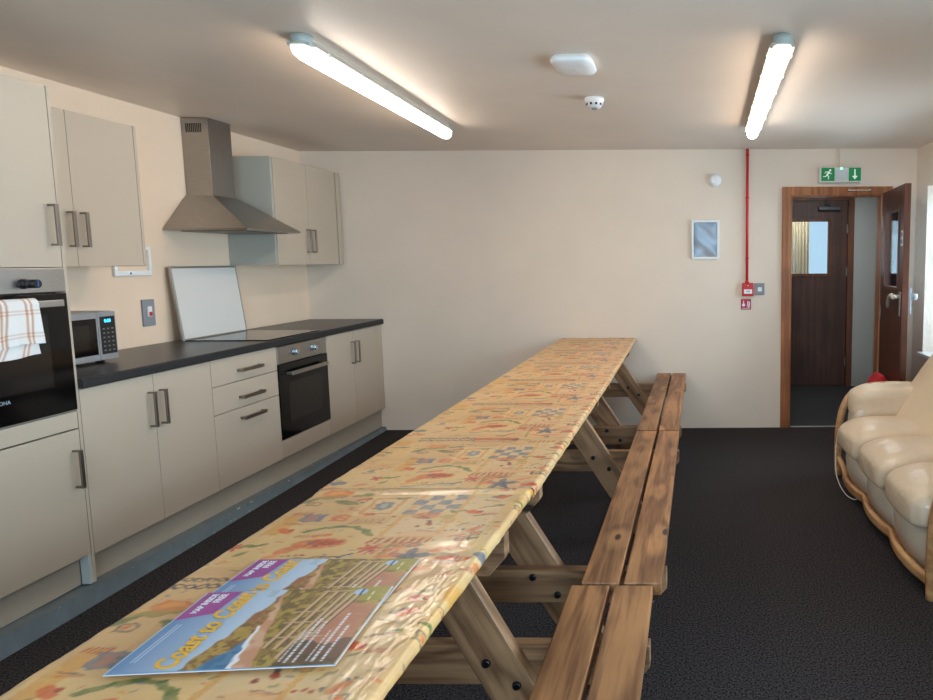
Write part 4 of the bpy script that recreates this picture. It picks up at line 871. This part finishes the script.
# ================================================================ SOFA
def puffy(name, c, h, m, parent, e=(.35, .35), n=(48, 28), f=None):
    """super-ellipsoid cushion"""
    bm = bmesh.new(); rows = []
    sp = lambda v, p: math.copysign(abs(v)**p, v)
    for j in range(n[1]+1):
        la = -pi/2+pi*j/n[1]; row = []
        for i in range(n[0]):
            lo = 2*pi*i/n[0]; p = Vector((h[0]*sp(cos(la), e[0])*sp(cos(lo), e[1]), h[1]*sp(cos(la), e[0])*sp(sin(lo), e[1]), h[2]*sp(sin(la), e[0] if e[0] > .4 else .6)))
            if f: p = f(p)
            row.append(bm.verts.new(Vector(c)+p))
        rows.append(row)
    for j in range(n[1]):
        for i in range(n[0]): bm.faces.new((rows[j][i], rows[j][(i+1) % n[0]], rows[j+1][(i+1) % n[0]], rows[j+1][i])).smooth = True
    bmesh.ops.remove_doubles(bm, verts=bm.verts[:], dist=.0004)
    o = obj(name, bm, m, parent); s = o.modifiers.new('smooth', 'SUBSURF'); s.levels = s.render_levels = 1
    return o
sf = wthing('sofa', 'cream leather three-seat sofa with wooden trim against the right wall', 'sofa', (1.5, 3.5, 0))
FX = 1.003
def seat_bend(p):
    # crown in the middle, rolled front edge that hangs lower
    x = p.x; k = max(0, (-x-.20)/.28); q = p.copy(); q.z += .014*(1-(p.y/.24)**2)*(1 if p.z > 0 else .2) - .05*k*k
    if p.z > 0: q.z -= .016*(abs(p.y)/.24)**4
    if x < 0: q.x -= .015*(1-(p.y/.24)**2)
    q.y *= 1-.05*max(0, -x-.3)
    # gathered pleats down the front of the cushion
    if x < -.30 and p.z < .06: q.x += .0025*sin(p.y*150)
    return q
YS = (3.985, 3.50, 3.015)
for yc in YS:
    puffy('seat_cushion', (FX+.42, yc, .372), (.425, .243, .098), M_leather, sf, (.50, .30), (64, 32), f=seat_bend)
bow = lambda y: .034*abs(sin((y-2.773)/.485*pi))**.8
for k3 in range(3):
    bm = bmesh.new(); ys = [2.775+.485*(k3+i/24) for i in range(25)]
    A = [[bm.verts.new((1.075-bow(y)+dx, y, z)) for dx, z in ((0, .10), (-.008, .18), (.002, .30), (.10, .32))] for y in ys]
    for i in range(24):
        for k in range(3): bm.faces.new((A[i][k], A[i+1][k], A[i+1][k+1], A[i][k+1])).smooth = True
    o = obj('front_panel', bm, M_leather2, sf); s_ = o.modifiers.new('t', 'SOLIDIFY'); s_.thickness = .02; s_.offset = -1
box('seat_base', (1.14, 2.79, .10), (1.88, 4.24, .28), M_leather2, sf, .02)
# scalloped wooden base rail: convex at each seat, cusps between
bm = bmesh.new(); ys = [2.76+i*(4.40-2.76)/80 for i in range(81)]
B = []
for y in ys:
    yy = min(max(y, 2.773), 4.228); r_z = .078+(.03*max(0, (y-4.2)/.2))
    B.append([bm.verts.new((1.062-bow(yy)+dx, y, r_z+dz)) for dx, dz in ((.012, -.026), (-.010, -.026), (-.017, -.010), (-.013, .004), (-.018, .012), (-.012, .026), (.012, .030))])
for i in range(80):
    for k in range(7): bm.faces.new((B[i][k], B[i+1][k], B[i+1][(k+1) % 7], B[i][(k+1) % 7])).smooth = True
bm.faces.new(B[0]); bm.faces.new(B[-1][::-1]); obj('wooden_rail', bm, M_cane, sf)
def smooth_path(path, n=6, it=5):
    P_ = np.array([tuple(np.array(path[i])*(1-k/n)+np.array(path[i+1])*k/n) for i in range(len(path)-1) for k in range(n)]+[path[-1]], float)
    for _ in range(it): P_[1:-1] = (P_[:-2]+2*P_[1:-1]+P_[2:])/4
    return [tuple(p) for p in P_]
def arm(yw, yc):
    bm = bmesh.new(); bm_tube(bm, smooth_path([(1.068, yw, .0), (1.062, yw, .15), (1.066, yw, .32), (1.085, yw, .44), (1.13, yw, .54), (1.22, yw, .60), (1.40, yw, .615), (1.70, yw, .60)]), .023, 12); obj('wooden_arm_frame', bm, M_cane, sf)
    bm = bmesh.new(); bm_tube(bm, [(1.80, yw, .0), (1.82, yw, .45)], .022, 10); obj('leg', bm, M_cane, sf)
    def fa(p):
        q = p.copy(); q.z += .012*cos(p.x*5); q.y *= 1+.10*max(0, p.z/.06); q.z += .003*sin(p.x*60)*(p.z > 0); return q
    puffy('arm_pad', (1.49, yc, .518), (.385, .118, .108), M_leather, sf, (.42, .55), (64, 28), f=fa)
    puffy('arm_side', (1.50, yc, .33), (.385, .108, .215), M_leather2, sf, (.3, .2))
arm(4.435, 4.325); arm(2.745, 2.655)
# back: three tall cushions and an upholstered shell that wraps the arm ends
def back_f(p):
    q = p.copy(); q.x += .55*(p.z+.10); q.y *= 1-.08*max(0, p.z/.28)**2; return q
for yc in YS:
    puffy('back_cushion', (1.56, yc, .70), (.105, .252, .265), M_leather, sf, (.55, .5), f=back_f)
def shell_f(p):
    q = p.copy(); q.x += .58*p.z; q.z -= .07*max(0, (abs(p.y)-.60)/.30)**2*(p.z > 0); return q
puffy('back_frame', (1.545, 3.49, .60), (.090, .93, .37), M_leather, sf, (.35, .28), (96, 32), f=shell_f)
# cable looped down the sofa's front
bm = bmesh.new(); bm_tube(bm, smooth_path([(1.052, 4.375, .33), (1.030, 4.36, .20), (1.018, 4.29, .05), (1.015, 4.15, .012), (1.015, 3.98, .012), (1.03, 3.86, .03), (1.055, 3.80, .07)]), .0028, 8); obj('power_cable', bm, M_cable, sf, label='thin white cable looping down to the carpet')
# red bag behind the sofa arm
def bagf(p):
    q = p.copy(); q.x += .03*p.z; q.y += .05*sin(p.z*9); q.z += (.05*sin(p.x*30+1) if p.z > .15 else 0); return q
o = puffy('red_bag', (1.578, 5.30, .245), (.078, .15, .242), M_redbag, None, (.35, .5), f=bagf); tag(o, 'red fabric bag slumped on the floor against the open door', 'bag')

for o in WK: del o['world_kids']
GROUPS = {'ceiling_light': 'fluorescent battens on the ceiling', 'tablecloth': 'patterned cloths on the picnic tables', 'base_cabinet': 'two-door base cabinets', 'wall_cabinet': 'two-door wall cabinets'}
for o in SC.objects:
    g_ = GROUPS.get(o.name.split('.')[0])
    if g_ and o.parent is None: o['group'] = g_
